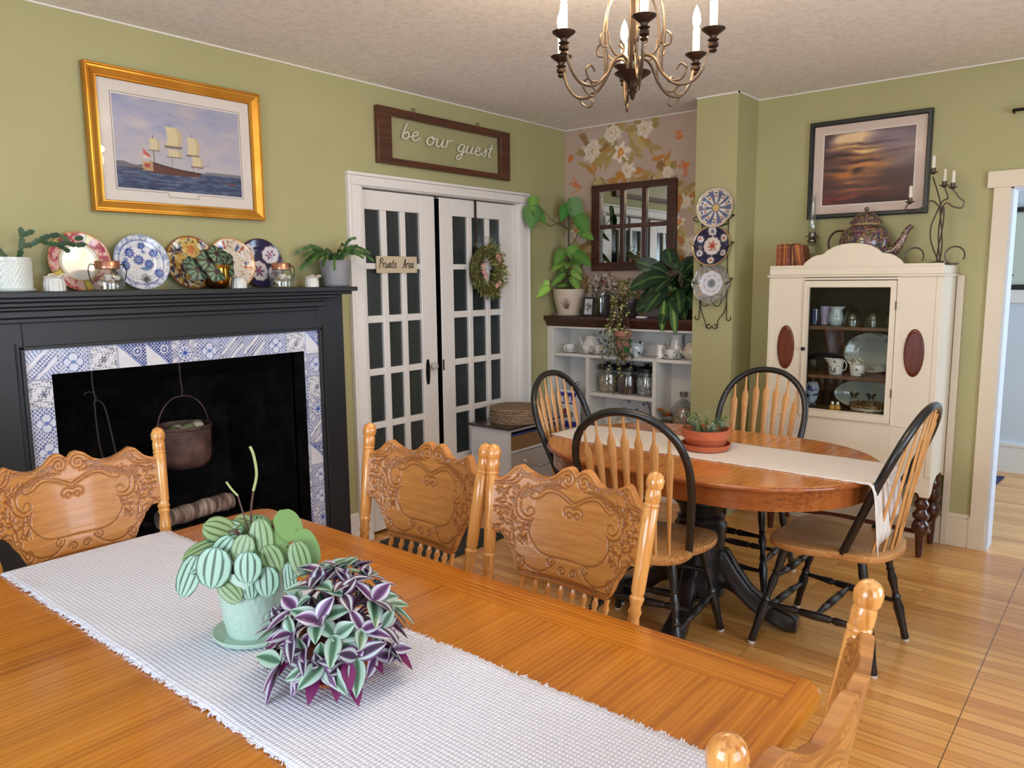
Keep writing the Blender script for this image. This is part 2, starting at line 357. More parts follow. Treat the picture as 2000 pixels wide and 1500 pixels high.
# baseboards, casings, cornice line
def bb(b,x0,x1,y0,y1,nx,ny):
    """board .17 high with a stepped cap, thickness given by the box"""
    b.box(x0,x1,y0,y1,0,.16); 
    if ny: b.box(x0,x1,y1-(y1-y0)*.6,y1,.16,.185)
    else: b.box(x1-(x1-x0)*.6,x1,y0,y1,.16,.185)
b=M(); bb(b,2.59,2.73,3.385,3.405,0,1); bb(b,4.30,4.52,3.385,3.405,0,1); struct(b.build('baseboard_left',WHITE,bevel=.003))
b=M(); bb(b,4.742,4.765,.665,1.945,1,0); struct(b.build('baseboard_far',CREAM,bevel=.003))
b=M(); b.box(2.735,2.806,3.382,3.405,0,2.021); b.box(4.215,4.285,3.382,3.405,0,2.021); b.box(2.735,4.285,3.382,3.405,2.022,2.072)
b.box(2.715,4.305,3.374,3.405,2.073,2.090); b.box(2.715,2.734,3.374,3.405,0,2.072); b.box(4.286,4.305,3.374,3.405,0,2.072)
b.box(2.807,2.822,3.388,3.52,0,2.014); b.box(4.203,4.214,3.388,3.52,0,2.014); b.box(2.807,4.214,3.388,3.52,2.015,2.021)
struct(b.build('trim_1',WHITE,bevel=.003))
b=M(); b.box(4.742,4.765,.585,.662,0,1.95); b.box(4.742,4.765,-.40,-.32,0,1.95); b.box(4.738,4.765,-.42,.692,1.945,2.032); b.box(4.738,4.765,.585,.668,0,.178)
struct(b.build('trim_2',CREAM,bevel=.003))
b=M(); b.box(4.745,4.905,.571,.587,0,1.952); b.box(4.745,4.905,-.322,-.306,0,1.952); b.box(4.745,4.905,-.32,.585,1.936,1.952); struct(b.build('trim_3',COOL,bevel=.002))
b=M(); b.box(4.735,4.765,.765,.80,0,1.50); struct(b.build('trim_4',CREAM,bevel=.003))
b=M(); b.box(-1.4,4.765,3.400,3.405,2.574,2.58); b.box(4.760,4.765,.0-1.5,3.405,2.574,2.58); b.box(4.462,4.47,1.937,2.21,2.572,2.58); b.box(4.462,4.765,1.937,1.945,2.572,2.58); struct(b.build('trim_5',WHITE,smooth=False))
# ---------------------------------------------------------------- french doors
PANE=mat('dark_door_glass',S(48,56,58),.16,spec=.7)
def french_door(name,x0,x1,gx,y):
    z=[1.90,1.60,1.566,1.30,1.258,.992,.952,.676,.636,.366]; w_=M()
    w_.box(x0,gx[0][0],y,y+.04,.02,2.008); w_.box(gx[-1][1],x1,y,y+.04,.02,2.008); w_.box(gx[0][0],gx[-1][1],y,y+.04,1.90,2.008); w_.box(gx[0][0],gx[-1][1],y,y+.04,.02,.366)
    d=struct(w_.build(name,WHITE,bevel=.004))
    mu=M()
    for i in (1,3,5,7): mu.box(gx[0][0],gx[-1][1],y+.004,y+.034,z[i+1],z[i])
    for i in range(2): mu.box(gx[i][1],gx[i+1][0],y+.002,y+.032,.366,1.90)
    mu.build('muntins',WHITE,d,bevel=.004)
    for i in range(3):
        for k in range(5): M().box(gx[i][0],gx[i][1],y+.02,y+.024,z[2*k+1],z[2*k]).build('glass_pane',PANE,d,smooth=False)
    return d
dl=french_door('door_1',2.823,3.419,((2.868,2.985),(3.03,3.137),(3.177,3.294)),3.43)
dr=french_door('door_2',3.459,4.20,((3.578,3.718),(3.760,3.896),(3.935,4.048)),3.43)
IRON=mat('black_iron',S(28,27,27),.45,.6); BRONZE=mat('aged_bronze',S(92,74,58),.35,.85); OLDG=mat('clear_door_knob_glass',S(190,190,184),.08,spec=.8)
b=M(); b.prism([(p.x,p.y) for p in smoothp([(3.318,.862,0),(3.336,.862,0),(3.342,.93,0),(3.336,1.0,0),(3.327,1.012,0),(3.318,1.0,0),(3.312,.93,0)],3,True)],3.423,3.43,'y')
b.build('escutcheon_plate',IRON,dl)
M().turned((3.353,3.43,.97),(3.353,3.375,.97),[(0,.008),(.35,.008),(.45,.02),(.65,.026),(.9,.022),(1,.008)],12).build('door_knob',OLDG,dl)
M().box(3.4575,3.4592,3.432,3.469,.03,2.0).build('gap_shade_strip',IRON,dr,smooth=False)  # black strip added on the leaf edge, paints the shade of the door gap
M().box(3.4625,3.47,3.424,3.43,.93,1.0).build('latch_plate',BRONZE,dr)
# ================================================================ fireplace
NAVY=mat('charcoal_navy_paint',S(31,32,36),.42)
SOOT=mat('sooty_black_brick',S(20,19,19),1,spec=.15)
vv=coords(SOOT,(1,1,1)); bk=tex(SOOT,'ShaderNodeTexNoise',vv,Scale=9,Detail=5.); lk(SOOT,ramp(SOOT,bk.outputs[0],[(.4,S(8,8,9)),(.8,S(30,28,28))]),pr(SOOT).inputs['Base Color'])
bump(SOOT,bk.outputs[0],.6,.01)
fp=thing('fireplace','wide charcoal black fireplace surround with mantel shelf and blue patterned tiles','fireplace',(1.746,3.405,0))
b=M(); b.box(.905,1.066,3.30,3.404,0,1.43); b.box(2.425,2.586,3.30,3.404,0,1.43); b.box(1.066,2.425,3.30,3.404,1.249,1.43)
b.box(1.052,1.066,3.290,3.30,0,1.262); b.box(2.425,2.439,3.290,3.30,0,1.262); b.box(1.052,2.439,3.290,3.30,1.249,1.263)
b.box(2.45,2.455,3.294,3.30,0,1.275);b.box(1.036,1.041,3.294,3.30,0,1.275)
b.build('surround',NAVY,fp,True,bevel=.003)
M().box(.86,2.604,3.190,3.404,1.449,1.471).build('mantel_shelf',NAVY,fp,True,bevel=.003)
b=M(); b.box(.90,2.585,3.215,3.30,1.432,1.449); b.box(.93,2.50,3.232,3.30,1.414,1.432)
b.prism([(.95,3.24),(2.46,3.24),(2.44,3.30),(.97,3.30)],1.400,1.414); b.box(.96,2.44,3.262,3.30,1.372,1.400); b.box(.97,2.42,3.28,3.30,1.352,1.372)
b.build('bed_moulding',NAVY,fp,True,bevel=.004)
def tiles(U,V):
    """patchwork of blue and white tiles, 0.1 m apart"""
    T=.1165; i=np.floor(U/T).astype(int); j=np.floor(V/T).astype(int); u=U/T-i-.5; v=V/T-j-.5
    r=np.hypot(u,v); a=np.arctan2(v,u); h=(i*5+j*2+(i//4)+(j//3))%6
    W=np.array([222,224,232.]); C=np.ones(U.shape+(3,))*W; B=(58,78,150); Bl=(104,128,190); Lb=(176,190,222)
    au,av=np.abs(u),np.abs(v)
    def on(k,m,c):
        nonlocal C
        C=blend(C,(m*(h==k)).astype(float),c)
    for k in (0,4):   # quatrefoil on blue lattice
        on(k,np.ones_like(u),(206,212,230)); on(k,(np.sin(u*44)*np.sin(v*44)>.25),B)
        for (cx,cy) in ((.17,0),(-.17,0),(0,.17),(0,-.17)):
            d=np.hypot(u-cx,v-cy); on(k,d<.17,B); on(k,d<.145,(214,222,240))
        on(k,r<.07,Bl)
    for k in (1,):    # octagon star with diagonal bands
        on(k,np.abs(au-av)<.07,B); on(k,np.abs(au-av)<.045,W); on(k,np.abs(au-av)<.012,Bl); on(k,r<.3,B); on(k,r<.27,W); on(k,(r<.22)&(np.cos(8*a)>-.1),Bl); on(k,r<.08,(46,84,170))
        on(k,(au>.3)&(av<.2)&(np.sin(u*60+v*40)>.2),B); on(k,(av>.3)&(au<.2)&(np.sin(v*60-u*40)>.2),B)
    for k in (2,):    # diagonal half tile with rosettes
        s_=u+v; on(k,s_>0,B); on(k,(s_>0)&(np.sin(u*50)*np.cos(v*50)>.25),W); on(k,np.hypot(u-.2,v-.2)<.15,W); on(k,np.hypot(u-.2,v-.2)<.11,B); on(k,np.hypot(u-.2,v-.2)<.05,W)
        on(k,np.abs(s_)<.03,Bl)
    for k in (3,):    # little black-blue sprigs
        q=(np.abs(np.sin(u*18))*np.abs(np.sin(v*18)) ); on(k,(np.sin(u*34+3*np.sin(v*20))*np.sin(v*34+2*np.sin(u*22))>.42),(52,58,92)); on(k,(r<.11)&(np.cos(6*a)>0),(60,66,104)); on(k,(au>.46)|(av>.46),Lb)
    for k in (5,):    # bold chevron bands with sprig
        s_=np.abs(u-v); on(k,(s_>.18)&(s_<.42),B); on(k,(s_>.21)&(s_<.39),W); on(k,(s_<.16)&(np.sin(u*46)*np.sin(v*46)>.1),(80,88,150)); on(k,(s_>.45)&(np.sin(u*50+v*30)>0),Bl)
    C=blend(C,(((au>.487)|(av>.487))).astype(float),(150,152,168)); C+=(fbm(U,V,60,5)[...,None]-.5)*16
    return C
TILE=vcol('blue_white_glazed_tile',.25,coat=.2)
b=M()
for (x0,x1,z0,z1) in ((1.066,2.425,1.147,1.249),(1.066,1.157,0,1.147),(2.335,2.425,0,1.147)):
    nx=int((x1-x0)/.0026); nz=int((z1-z0)/.0026); X,Z=np.meshgrid(np.linspace(x0,x1,nx),np.linspace(z0,z1,nz),indexing='ij')
    b.grid(np.stack([X,np.full_like(X,3.306),Z],-1),L3(np.clip(tiles(X-1.066,Z+.035),0,255)))
b.build('tile_border',TILE,fp,True,smooth=False)
b=M(); b.col=None; b.box(1.066,1.157,3.307,3.404,0,1.147); b.box(2.335,2.425,3.307,3.404,0,1.147); b.box(1.066,2.425,3.307,3.404,1.147,1.249); b.build('tile_backing',SOOT,fp,True,smooth=False)
# firebox: splayed brick box with real courses
b=M(); b.prism([(1.157,3.40),(1.157,3.42),(1.25,3.92),(1.22,3.95),(1.12,3.42),(1.12,3.40)],0,1.3); b.prism([(2.335,3.40),(2.37,3.40),(2.37,3.42),(2.27,3.95),(2.24,3.92),(2.335,3.42)],0,1.3)
b.box(1.2,2.3,3.92,3.98,0,1.3); b.box(1.12,2.37,3.40,3.98,1.22,1.3); b.box(1.12,2.37,3.307,3.98,0,.02)
b.prism([(3.41,1.147),(3.60,1.147),(3.92,1.0),(3.92,1.22),(3.41,1.22)],1.16,2.33,'x')
for r_ in range(17):
    z=.03+r_*.07; off=.11*(r_%2)
    for k in range(6):
        x=1.17+off+k*.22; b.box(max(x,1.24),min(x+.208,2.25),3.912,3.922,z,z+.06) if x<2.2 else None
b.build('firebox',SOOT,fp,True,smooth=False)
# iron grate, log, kettle, toasting iron
gr=thing('fire_grate','low black iron grate inside the fireplace under the birch log','grate',(1.84,3.62,0.02))
b=M()
for x in (-.3,.3):
    for y in (-.12,.12): b.box(x-.012,x+.012,y-.012,y+.012,0,.30)
for y in (-.12,.12): b.box(-.32,.32,y-.01,y+.01,.29,.31)
for k in range(9): b.box(-.3+k*.075-.006,-.3+k*.075+.006,-.13,.13,.305,.315)
for k in range(9): b.box(-.3+k*.075-.005,-.3+k*.075+.005,-.125,-.115,.02,.30)
b.box(-.32,.32,-.13,-.11,.02,.04)
b.build('grate_bars',IRON,gr)
BARK=mat('birch_bark',S(150,132,118),.85); v=coords(BARK,(6,1,1)); n=tex(BARK,'ShaderNodeTexNoise',v,Scale=9,Detail=6.); lk(BARK,ramp(BARK,n.outputs[0],[(.38,S(84,66,58)),(.55,S(150,130,116)),(.75,S(196,184,172))]),pr(BARK).inputs['Base Color']); bump(BARK,n.outputs[0],.8,.006)
lg=thing('birch_log','short grey birch log lying in the fireplace opening','log',(1.84,3.55,.385))
pts=[(x,.01*math.sin(x*9),.004*math.sin(x*14)) for x in np.linspace(-.2,.19,12)]
M().tube(pts,[.043+.003*math.sin(i*2.1) for i in range(12)],16).build('bark',BARK,lg)
M().lathe([(.038,0),(.036,.002),(.001,.0025)],(.19,.01,.004),16,(1,0,0)).build('cut_end',mat('cut_wood',S(176,140,100),.8),lg)
RUST=mat('rusty_brown_iron',S(92,66,60),.6,.25); v=coords(RUST); n=tex(RUST,'ShaderNodeTexNoise',v,Scale=14,Detail=6.); lk(RUST,ramp(RUST,n.outputs[0],[(.35,S(70,50,46)),(.65,S(110,84,78))]),pr(RUST).inputs['Base Color'])
kt=thing('iron_kettle','round rusty brown iron pot with wire handle hanging in the fireplace','pot',(1.826,3.60,.60))
M().lathe([(.06,0),(.09,.006),(.112,.03),(.120,.06),(.123,.12),(.125,.195),(.131,.20),(.131,.212),(.122,.212),(.118,.195),(.115,.10),(.10,.03),(.02,.02)],n=36).build('bowl',RUST,kt)
b=M(); b.tube([(.13*math.cos(a),0,.19+.165*math.sin(a)*(1 if abs(math.cos(a))>.25 else .985)) for a in np.linspace(0,PI,25)],.0032,6); b.tube([(0,0,.352),(.005,0,.38),(0,0,.42),(-.004,0,.62)],.003,6); b.build('wire_handle',RUST,kt)
PEB=mat('dried_moss_and_stones',S(150,150,128),.9)
for k in range(9):
    a=k*2.4; q=.022+.0095*k**.9; M().ball((q*math.cos(a),q*math.sin(a),.185+.008*(k%3)),.026+.004*(k%3),10,1,.9,.6).build('stone',mat('kettle_stone_%s'%('pale' if k%2 else 'mossy'),S(*((186,180,168) if k%2 else (112,122,84))),.9),kt)
tf=thing('toasting_iron','long black wrought iron tongs hanging inside the fireplace, left side','tongs',(1.44,3.62,.55))
b=M(); b.tube([(-.01,0,.62),(-.012,0,.50),(-.005,0,.43)],.005,6); b.tube(smoothp([(-.005,0,.43),(-.01,0,.40),(0,0,.2),(.05,0,0)],5),.0042,6); b.tube(smoothp([(-.005,0,.43),(.03,0,.40),(.055,0,.25),(.085,0,0)],5),.0042,6); b.tube([(-.03+.03*math.cos(a),0,.44+.03*math.sin(a)) for a in np.linspace(-1,2.4,9)],.003,6)
b.build('tongs_rods',mat('grey_iron',S(70,66,62),.55,.5),tf)
# ================================================================ pictures and signs (local: x right, z up, -y to the room)
GOLD=mat('gilt_frame',S(212,150,50),.32,.75); v=coords(GOLD,(1,1,1)); n=tex(GOLD,'ShaderNodeTexNoise',v,Scale=3,Detail=4.,Distortion=.5); lk(GOLD,ramp(GOLD,n.outputs[0],[(.3,S(196,128,38)),(.7,S(232,176,78))]),pr(GOLD).inputs['Base Color'])
PGLASS=glassy('picture_glass',(1,1,1,1),.06,.0)
def frame_profile(b,w_,h,prof):
    """prof: (inset from the outside, y) outline swept round a rectangle"""
    for (i0,y0),(i1,y1) in zip(prof,prof[1:]):
        o=[(-w_/2+i0,y0,-h/2+i0),(w_/2-i0,y0,-h/2+i0),(w_/2-i0,y0,h/2-i0),(-w_/2+i0,y0,h/2-i0)]; p=[(-w_/2+i1,y1,-h/2+i1),(w_/2-i1,y1,-h/2+i1),(w_/2-i1,y1,h/2-i1),(-w_/2+i1,y1,h/2-i1)]
        for k in range(4): j=(k+1)%4; b.add([o[k],o[j],p[j],p[k]],[(0,1,2,3)])
    return b
def ship(U,V):
    w_,h=.579,.384; C=np.zeros(U.shape+(3,)); t=V/h
    sky=np.array([166,170,196.])*(1-t[...,None])+np.array([146,154,192.])*t[...,None]; cl=np.clip(fbm(U,V*1.6,9,21)*1.9-.62,0,1); C=blend(sky,cl*.85,(196,184,186)); C=blend(C,np.clip(fbm(U,V*2.5,20,25)*1.6-.7,0,1)*.5,(208,198,190))
    C=blend(C,(1-np.clip((V-.11)/.12,0,1))*.45*(V>.09),(206,196,186))
    hz=.088
    C=blend(C,((V<hz+.022-.03*(U/w_)+.004*np.sin(U*60))&(V>hz)&(U<.30))*.8,(88,86,96)); C=blend(C,((V<hz+.006+.006*(U>.40))&(V>hz))*.7,(92,98,108))
    sea=np.array([62,76,110.])+(fbm(U*1.2,V*6,22,22)[...,None]-.5)*np.array([110,110,100.]); C=blend(C,(V<hz).astype(float),(0,0,0)) if 0 else np.where((V<hz)[...,None],sea,C)
    C=blend(C,(V<hz)*np.clip(fbm(U,V*5,50,24)*3-1.8,0,1)*.6,(168,176,196))
    # hull
    hx=(U-.145)/.235; top=.118-.03*np.clip(hx,0,1)+.025*(hx-.5)**2; C=blend(C,((hx>0)&(hx<1)&(V<top)&(V>.072+.01*(hx-.5)**2+.0*(hx>.95))).astype(float),(92,44,34)); C=blend(C,((hx>0)&(hx<1)&(V<top)&(V>top-.009)).astype(float),(60,38,30))
    C=blend(C,((hx>-.14)&(hx<.06)&(V<.122)&(V>.082)).astype(float)*.9,(196,158,112)); C=blend(C,((hx>-.10)&(hx<.0)&(V<.112)&(V>.095)),(170,70,50))
    for (mx,z0,z1) in ((.165,.12,.235),(.245,.11,.30),(.345,.10,.26)): C=blend(C,((np.abs(U-mx)<.0015)&(V>z0)&(V<z1))*.8,(96,78,64))
    for (x,z,sw,sh) in ((.168,.195,.042,.05),(.255,.235,.066,.085),(.257,.165,.06,.03),(.345,.205,.052,.08),(.362,.14,.05,.045)):
        u=(U-x)/sw; v_=(V-z)/sh; bulge=.28*(1-4*v_**2); m=(np.abs(v_)<.5)&(u>-.5+bulge*.35)&(u<.38+bulge); C=blend(C,m.astype(float),(216,200,160)); C=blend(C,(m&(u>.2+bulge*.6))*.5,(176,156,120)); C=blend(C,((np.abs(v_+.5)<.06)&(np.abs(u)<.6))*.7,(92,72,58))
    for k in range(5): 
        C=blend(C,((np.abs((V-.12)-(U-.39-.0*k)*.5)<.0012)&(U>.36)&(U<.42))*.6,(120,104,90))
    fl=((U>.118)&(U<.150)&(V>.128+.4*(U-.118))&(V<.175-.9*(U-.118))); C=blend(C,fl*.8,(222,206,200)); C=blend(C,(fl&(V>.150-.4*(U-.118)))*.85,(190,70,56))
    C=blend(C,((np.abs(V-(.335-.10*(U-.24)+.004*np.sin(U*90)))<.0012)&(U>.24)&(U<.33))*.5,(90,96,120))
    C=blend(C,((U>.04)&(U<.12)&(np.abs(V-.088)<.003)),(92,52,52)); C=blend(C,((U>.5)&(U<.55)&(np.abs(V-.055)<.003)),(120,66,70))
    return C
pc=thing('framed_picture','gold framed print of a three-masted sailing ship above the mantel','picture',(1.7975,3.404,2.0945))
frame_profile(M(),.80,.597,[(0,0),(0,-.030),(.004,-.036),(.009,-.036),(.012,-.031),(.018,-.030),(.040,-.020),(.044,-.022),(.048,-.022),(.052,-.016),(.052,-.006)]).build('gilt_frame',GOLD,pc,sharp=25)
def mat_board(U,V):
    C=np.ones(U.shape+(3,))*np.array([226,220,212.]); return C
b=M(); b.ring(rect(-.346,.346,-.25,.25),rect(-.290,.290,-.192,.192),-.010,-.006); b.build('mat_board',mat('mat_board_ivory',S(228,220,212),.8),pc,smooth=False)
b=M(); L=.297; H=.199; t=.0016
for q in ((-L,L,H,H+t),(-L,-.07,-H-t,-H),(.07,L,-H-t,-H),(-L,-L+t,-H,H),(L-t,L,-H,H),(-.07,-.0684,-H-.018,-H),(.0684,.07,-H-.018,-H),(-.07,.07,-H-.0196,-H-.018)): b.box(q[0],q[1],-.0107,-.0100,q[2],q[3])
b.build('ruled_line',mat('dark_ink_line',S(60,56,60),.8),pc,smooth=False)
painted('ship_print',PAINT,pc,-.2895,.2895,-.192,.192,-.0075,ship,.0022)
M().box(-.348,.348,-.014,-.0135,-.25,.25).build('picture_glass',PGLASS,pc,smooth=False)
def sunset(U,V):
    w_,h=.484,.40; u0=U/w_; v0=V/h; u=u0+(fbm(U,V*2,10,31)-.5)*.22; v=v0+(fbm(U*.7,V*2.5,12,33)-.5)*.10
    C=np.ones(U.shape+(3,))*np.array([84,52,50.])
    def el(cu,cv,ru,rv,c,a=1,p=2):
        nonlocal C
        C=blend(C,np.exp(-(np.abs((u-cu)/ru)**p)-(np.abs((v-cv)/rv)**p))*a,c)
    el(.8,.85,.35,.25,(132,118,132)); el(.85,.55,.3,.14,(122,108,112)); el(.1,.9,.14,.2,(62,40,66)); el(.5,.95,.2,.06,(150,130,142))
    el(.32,.93,.20,.09,(240,206,160),1.3,3); el(.30,.80,.22,.05,(236,186,112),1.1); el(.48,.74,.14,.05,(240,200,130),1.1); el(.40,.66,.2,.035,(206,140,70)); el(.45,.52,.30,.09,(210,138,66),1.0); el(.22,.42,.2,.06,(206,124,52),.95); el(.5,.40,.22,.04,(190,120,60),.8); el(.33,.30,.28,.03,(206,136,76),.8); el(.42,.17,.28,.03,(196,106,62),.75); el(.3,.1,.2,.02,(170,80,60),.7)
    el(.55,.83,.34,.022,(78,52,66),.9); el(.45,.77,.2,.014,(96,50,40),.8); el(.2,.68,.3,.028,(58,28,32),1.1); el(.42,.60,.2,.02,(60,28,28),1.1); el(.12,.50,.14,.03,(50,24,28),1); el(.38,.46,.08,.022,(62,30,22),1.1); el(.85,.42,.3,.06,(76,52,56),.9); el(.8,.28,.3,.10,(74,46,42),.9); el(.9,.7,.2,.02,(108,54,60),.8); el(.05,.3,.15,.08,(70,36,34),.9)
    el(.08,.06,.2,.05,(136,36,44),.9); el(.6,.04,.5,.04,(58,32,40),.8)
    return C+(fbm(U,V*4,40,39)[...,None]-.5)*22
p2=thing('framed_picture','black framed sunset sea print on the far wall above the china cabinet','picture',(4.764,1.2905,2.115),R(-90))
BLKFR=mat('black_green_frame',S(34,36,38),.4)
frame_profile(M(),.649,.554,[(0,0),(0,-.024),(.006,-.028),(.020,-.028),(.026,-.018),(.026,-.004)]).build('black_frame',BLKFR,p2,sharp=25)
b=M(); b.ring(rect(-.30,.30,-.255,.255),rect(-.243,.243,-.201,.201),-.010,-.006); b.build('mat_board',mat('mat_board_pinkish',S(216,196,184),.8),p2,smooth=False)
b=M(); b.ring(rect(-.249,.249,-.207,.207),rect(-.2435,.2435,-.2015,.2015),-.0107,-.0098); b.build('inner_mat_edge',mat('white_bevel',S(236,226,220),.8),p2,smooth=False)
painted('sunset_print',PAINT,p2,-.243,.243,-.2,.2,-.0075,sunset,.003)
M().box(-.30,.30,-.014,-.0135,-.255,.255).build('picture_glass',PGLASS,p2,smooth=False)
# strokes for hand lettering: each letter is a list of polylines in a 1 x-height box
def strokes(b,text,x,z,h,y,r,slant=.25,gap=.25,wide=1.,flat=1):
    G={'b':(.6,[[(.05,1.75),(.0,1.2),(-.02,.3),(.12,.02),(.38,.1),(.45,.5),(.28,.8),(.05,.55)],[(.4,.3),(.62,.3)]]),
    'e':(.62,[[(0,.4),(.3,.55),(.42,.82),(.26,1.0),(.08,.8),(.05,.35),(.25,0),(.5,.1),(.68,.38)]]),
    'o':(.72,[[(.3,1.),(.08,.85),(0,.45),(.18,.03),(.42,.1),(.55,.5),(.45,.9),(.28,1.),(.4,.82),(.72,.85)]]),
    'u':(.72,[[(0,.95),(.02,.3),(.18,.02),(.4,.2),(.5,.95)],[(.5,.95),(.5,.3),(.6,.03),(.75,.15)]]),
    'r':(.55,[[(0,1.),(.08,.75),(.08,0)],[(.08,.6),(.25,.95),(.5,.98)]]),
    'g':(.7,[[(.45,.9),(.2,1.),(.0,.6),(.1,.15),(.32,.1),(.5,.5),(.5,.95),(.5,.0),(.42,-.75),(.2,-.9),(.1,-.55),(.4,-.15),(.7,.2)]]),
    's':(.5,[[(0,.1),(.2,.5),(.3,1.),(.42,.5),(.36,.05),(.15,0)]]),
    't':(.5,[[(.2,1.6),(.16,.4),(.22,.05),(.42,.1)],[(0,1.05),(.4,1.1)]]),
    'P':(.7,[[(.12,1.75),(.1,.9),(.0,-.1)],[(-.05,1.4),(.2,1.85),(.55,1.75),(.5,1.2),(.12,.9)]]),
    'i':(.35,[[(.05,.95),(.03,.3),(.12,.02),(.3,.2)],[(.1,1.35),(.12,1.42)]]),
    'v':(.5,[[(0,.9),(.12,.2),(.2,.02),(.35,.5),(.42,.95)]]),
    'a':(.62,[[(.4,.85),(.2,1.),(.0,.5),(.14,.03),(.36,.35),(.44,.9)],[(.44,.9),(.44,.2),(.6,.1)]]),
    'A':(.75,[[(0,-.05),(.2,.9),(.34,1.8),(.45,.9),(.6,0)],[(.1,.6),(.55,.75)]]),
    ' ':(.45,[])}
    for ch in text:
        w_,ls=G[ch]
        for l in ls:
            pts=smoothp([(x+(p[0]+p[1]*slant)*h*wide,y,z+p[1]*h) for p in l],4); b.tube(pts,r,5,flat)
        x+=(w_+gap*.3)*h*wide
    return x
WAL=wood('reddish_brown_wood',S(84,46,28),S(50,26,16),S(104,60,38),'x',6,.4,.2,14)
sg=thing('window_sash_sign','long brown old window sash with white script lettering, hung above the french doors','sign',(3.509,3.404,2.311))
b=M(); b.ring(rect(-.576,.576,-.156,.156),rect(-.472,.480,-.120,.111),-.034,-.004,'y'); b.build('sash_frame',WAL,sg,bevel=.004)
M().box(-.475,.485,-.016,-.014,-.122,.113).build('sash_glass',PGLASS,sg,smooth=False)

for wd_,x_,z_,wi in (('be',-.385,.0,2.0),('our',-.195,-.012,2.0),('guest',.075,-.022,1.95)):
    b=M(); strokes(b,wd_,x_,z_,.050,-.019,.0048,.22,.25,wi); b.build('script_word',mat('white_clay_lettering',S(222,222,206),.6),sg)
for x in (-.29,.27): M().tube([(x+.011*math.cos(a),-.02,.168+.011*math.sin(a)) for a in np.linspace(-1.2,4.3,12)],.0022,6).build('hanging_loop',BRONZE,sg)
# Private Area sign on the left leaf
ps=thing('door_sign','small beige sign with black handwriting on the left french door','sign',(3.090,3.4285,1.592))
b=M(); b.box(-.157,.157,-.012,-.0015,-.0485,.0485); b.build('board',mat('beige_sign_board',S(206,192,164),.7),ps,bevel=.002)
b=M(); strokes(b,'Private',-.142,-.020,.030,-.0125,.0026,.2,.05,1.12); b.build('written_word',mat('black_ink',S(34,30,30),.7),ps); b=M(); strokes(b,'Area',.040,-.020,.030,-.0125,.0026,.2,.05,1.1); b.build('written_word',mat('black_ink',S(34,30,30),.7),ps)
# wreath hung on the right leaf
wr=thing('wreath','oval wreath of green moss and pink dried flowers on the right french door','wreath',(3.848,3.425,1.560))
b=M(); b.tube([(.115*math.cos(a),-.035,.125*math.sin(a)) for a in np.linspace(0,2*PI,33)],.035,8,cap=False); b.build('moss_ring',mat('dark_moss',S(84,84,44),.95),wr)
def leafm(b,p,d,up,L,Wd,col,col2=None,droop=.3,n=3,fold=.15,shape=None,pat=None,curl=0):
    """one leaf: grid of 5 x (n+1); pat(t,s) gives the colour across the blade"""
    p=Vector(p); d=Vector(d).normalized(); up=Vector(up); sd=d.cross(up)
    if sd.length<1e-4: sd=d.orthogonal()
    sd.normalize(); nr=sd.cross(d).normalized(); P=[];C=[]; m=len(pat(0,None)) if pat else 3
    for i in range(n+1):
        t=i/n; wv=(shape(t) if shape else math.sin(PI*(t*.94+.03))**.8); c=p+d*L*t*(1-.25*droop*t)-Vector((0,0,1))*droop*L*t*t*.8
        row=[]
        for j in range(m):
            s_=-1+2*j/(m-1); q=c+sd*Wd/2*wv*s_+nr*(fold*abs(s_)*Wd*wv*.5-curl*Wd*s_*s_*wv)
            row.append(tuple(q))
        P.append(row); cc=pat(t,None) if pat else ([col,col2 or col,col]); C.append([c_[:3] for c_ in cc])
    b.grid(np.array(P),np.array(C))
b=M(); r_=random.Random(5)
for k in range(620):
    a=r_.uniform(0,2*PI); q=r_.gauss(0,.028); c=Vector(((.112+q)*math.cos(a),-.035-r_.uniform(0,.035),(.125+q)*1.03*math.sin(a))); d=Vector((math.cos(a)+r_.uniform(-.9,.9),-r_.uniform(.1,1.),math.sin(a)+r_.uniform(-.9,.9)))
    leafm(b,c,d,(0,-1,.3),r_.uniform(.025,.05),.010,S(*r_.choice([(124,132,62),(92,104,48),(150,150,82),(108,92,52),(76,92,44),(168,160,96)])),droop=.1,n=2)
b.build('sprigs',LEAF,wr)
for (x,z) in ((.055,.09),(.075,.07),(-.085,-.01),(-.07,-.04),(.045,-.1),(.07,-.085),(-.09,.03)):
    b=M(); b.col=S(*((176,104,100) if (x*99)%2>1 else (196,140,130)))
    for k in range(9):
        a=k*2.4; leafm(b,(x,-.07,z),(math.cos(a),-.9,math.sin(a)),(0,-1,0),.028,.018,b.col,S(214,170,160),0,2)
    b.build('dried_flower',vcol('dried_petal',.8),wr)
hg=tag(M().box(3.775,3.792,3.419,3.4235,1.66,2.012).build('wreath_hanger',mat('dark_brown_ribbon',S(52,38,36),.6)),'dark brown ribbon strap holding the wreath on the right french door','ribbon')
# mirror in the alcove
DKW=wood('dark_walnut_wood',S(64,34,26),S(38,18,14),S(82,46,34),'x',5,.35,.25,12)
mr=thing('window_pane_mirror','dark wooden six-pane window mirror on the floral alcove wall','mirror',(4.764,2.815,1.857),R(-90))
b=M(); b.ring(rect(-.336,.336,-.303,.303),rect(-.262,.270,-.243,.258),-.034,-.002); b.build('frame',DKW,mr,bevel=.004)
b=M(); b.box(-.262,.270,-.028,-.012,-.006,.022)
for x in (-.082,.094): b.box(x-.017,x+.017,-.030,-.012,-.243,.258)
b.build('muntins',DKW,mr,bevel=.003)
M().box(-.262,.270,-.012,-.010,-.243,.258).build('mirror_glass',mat('mirror_silver',S(200,205,204),.01,1),mr,smooth=False)
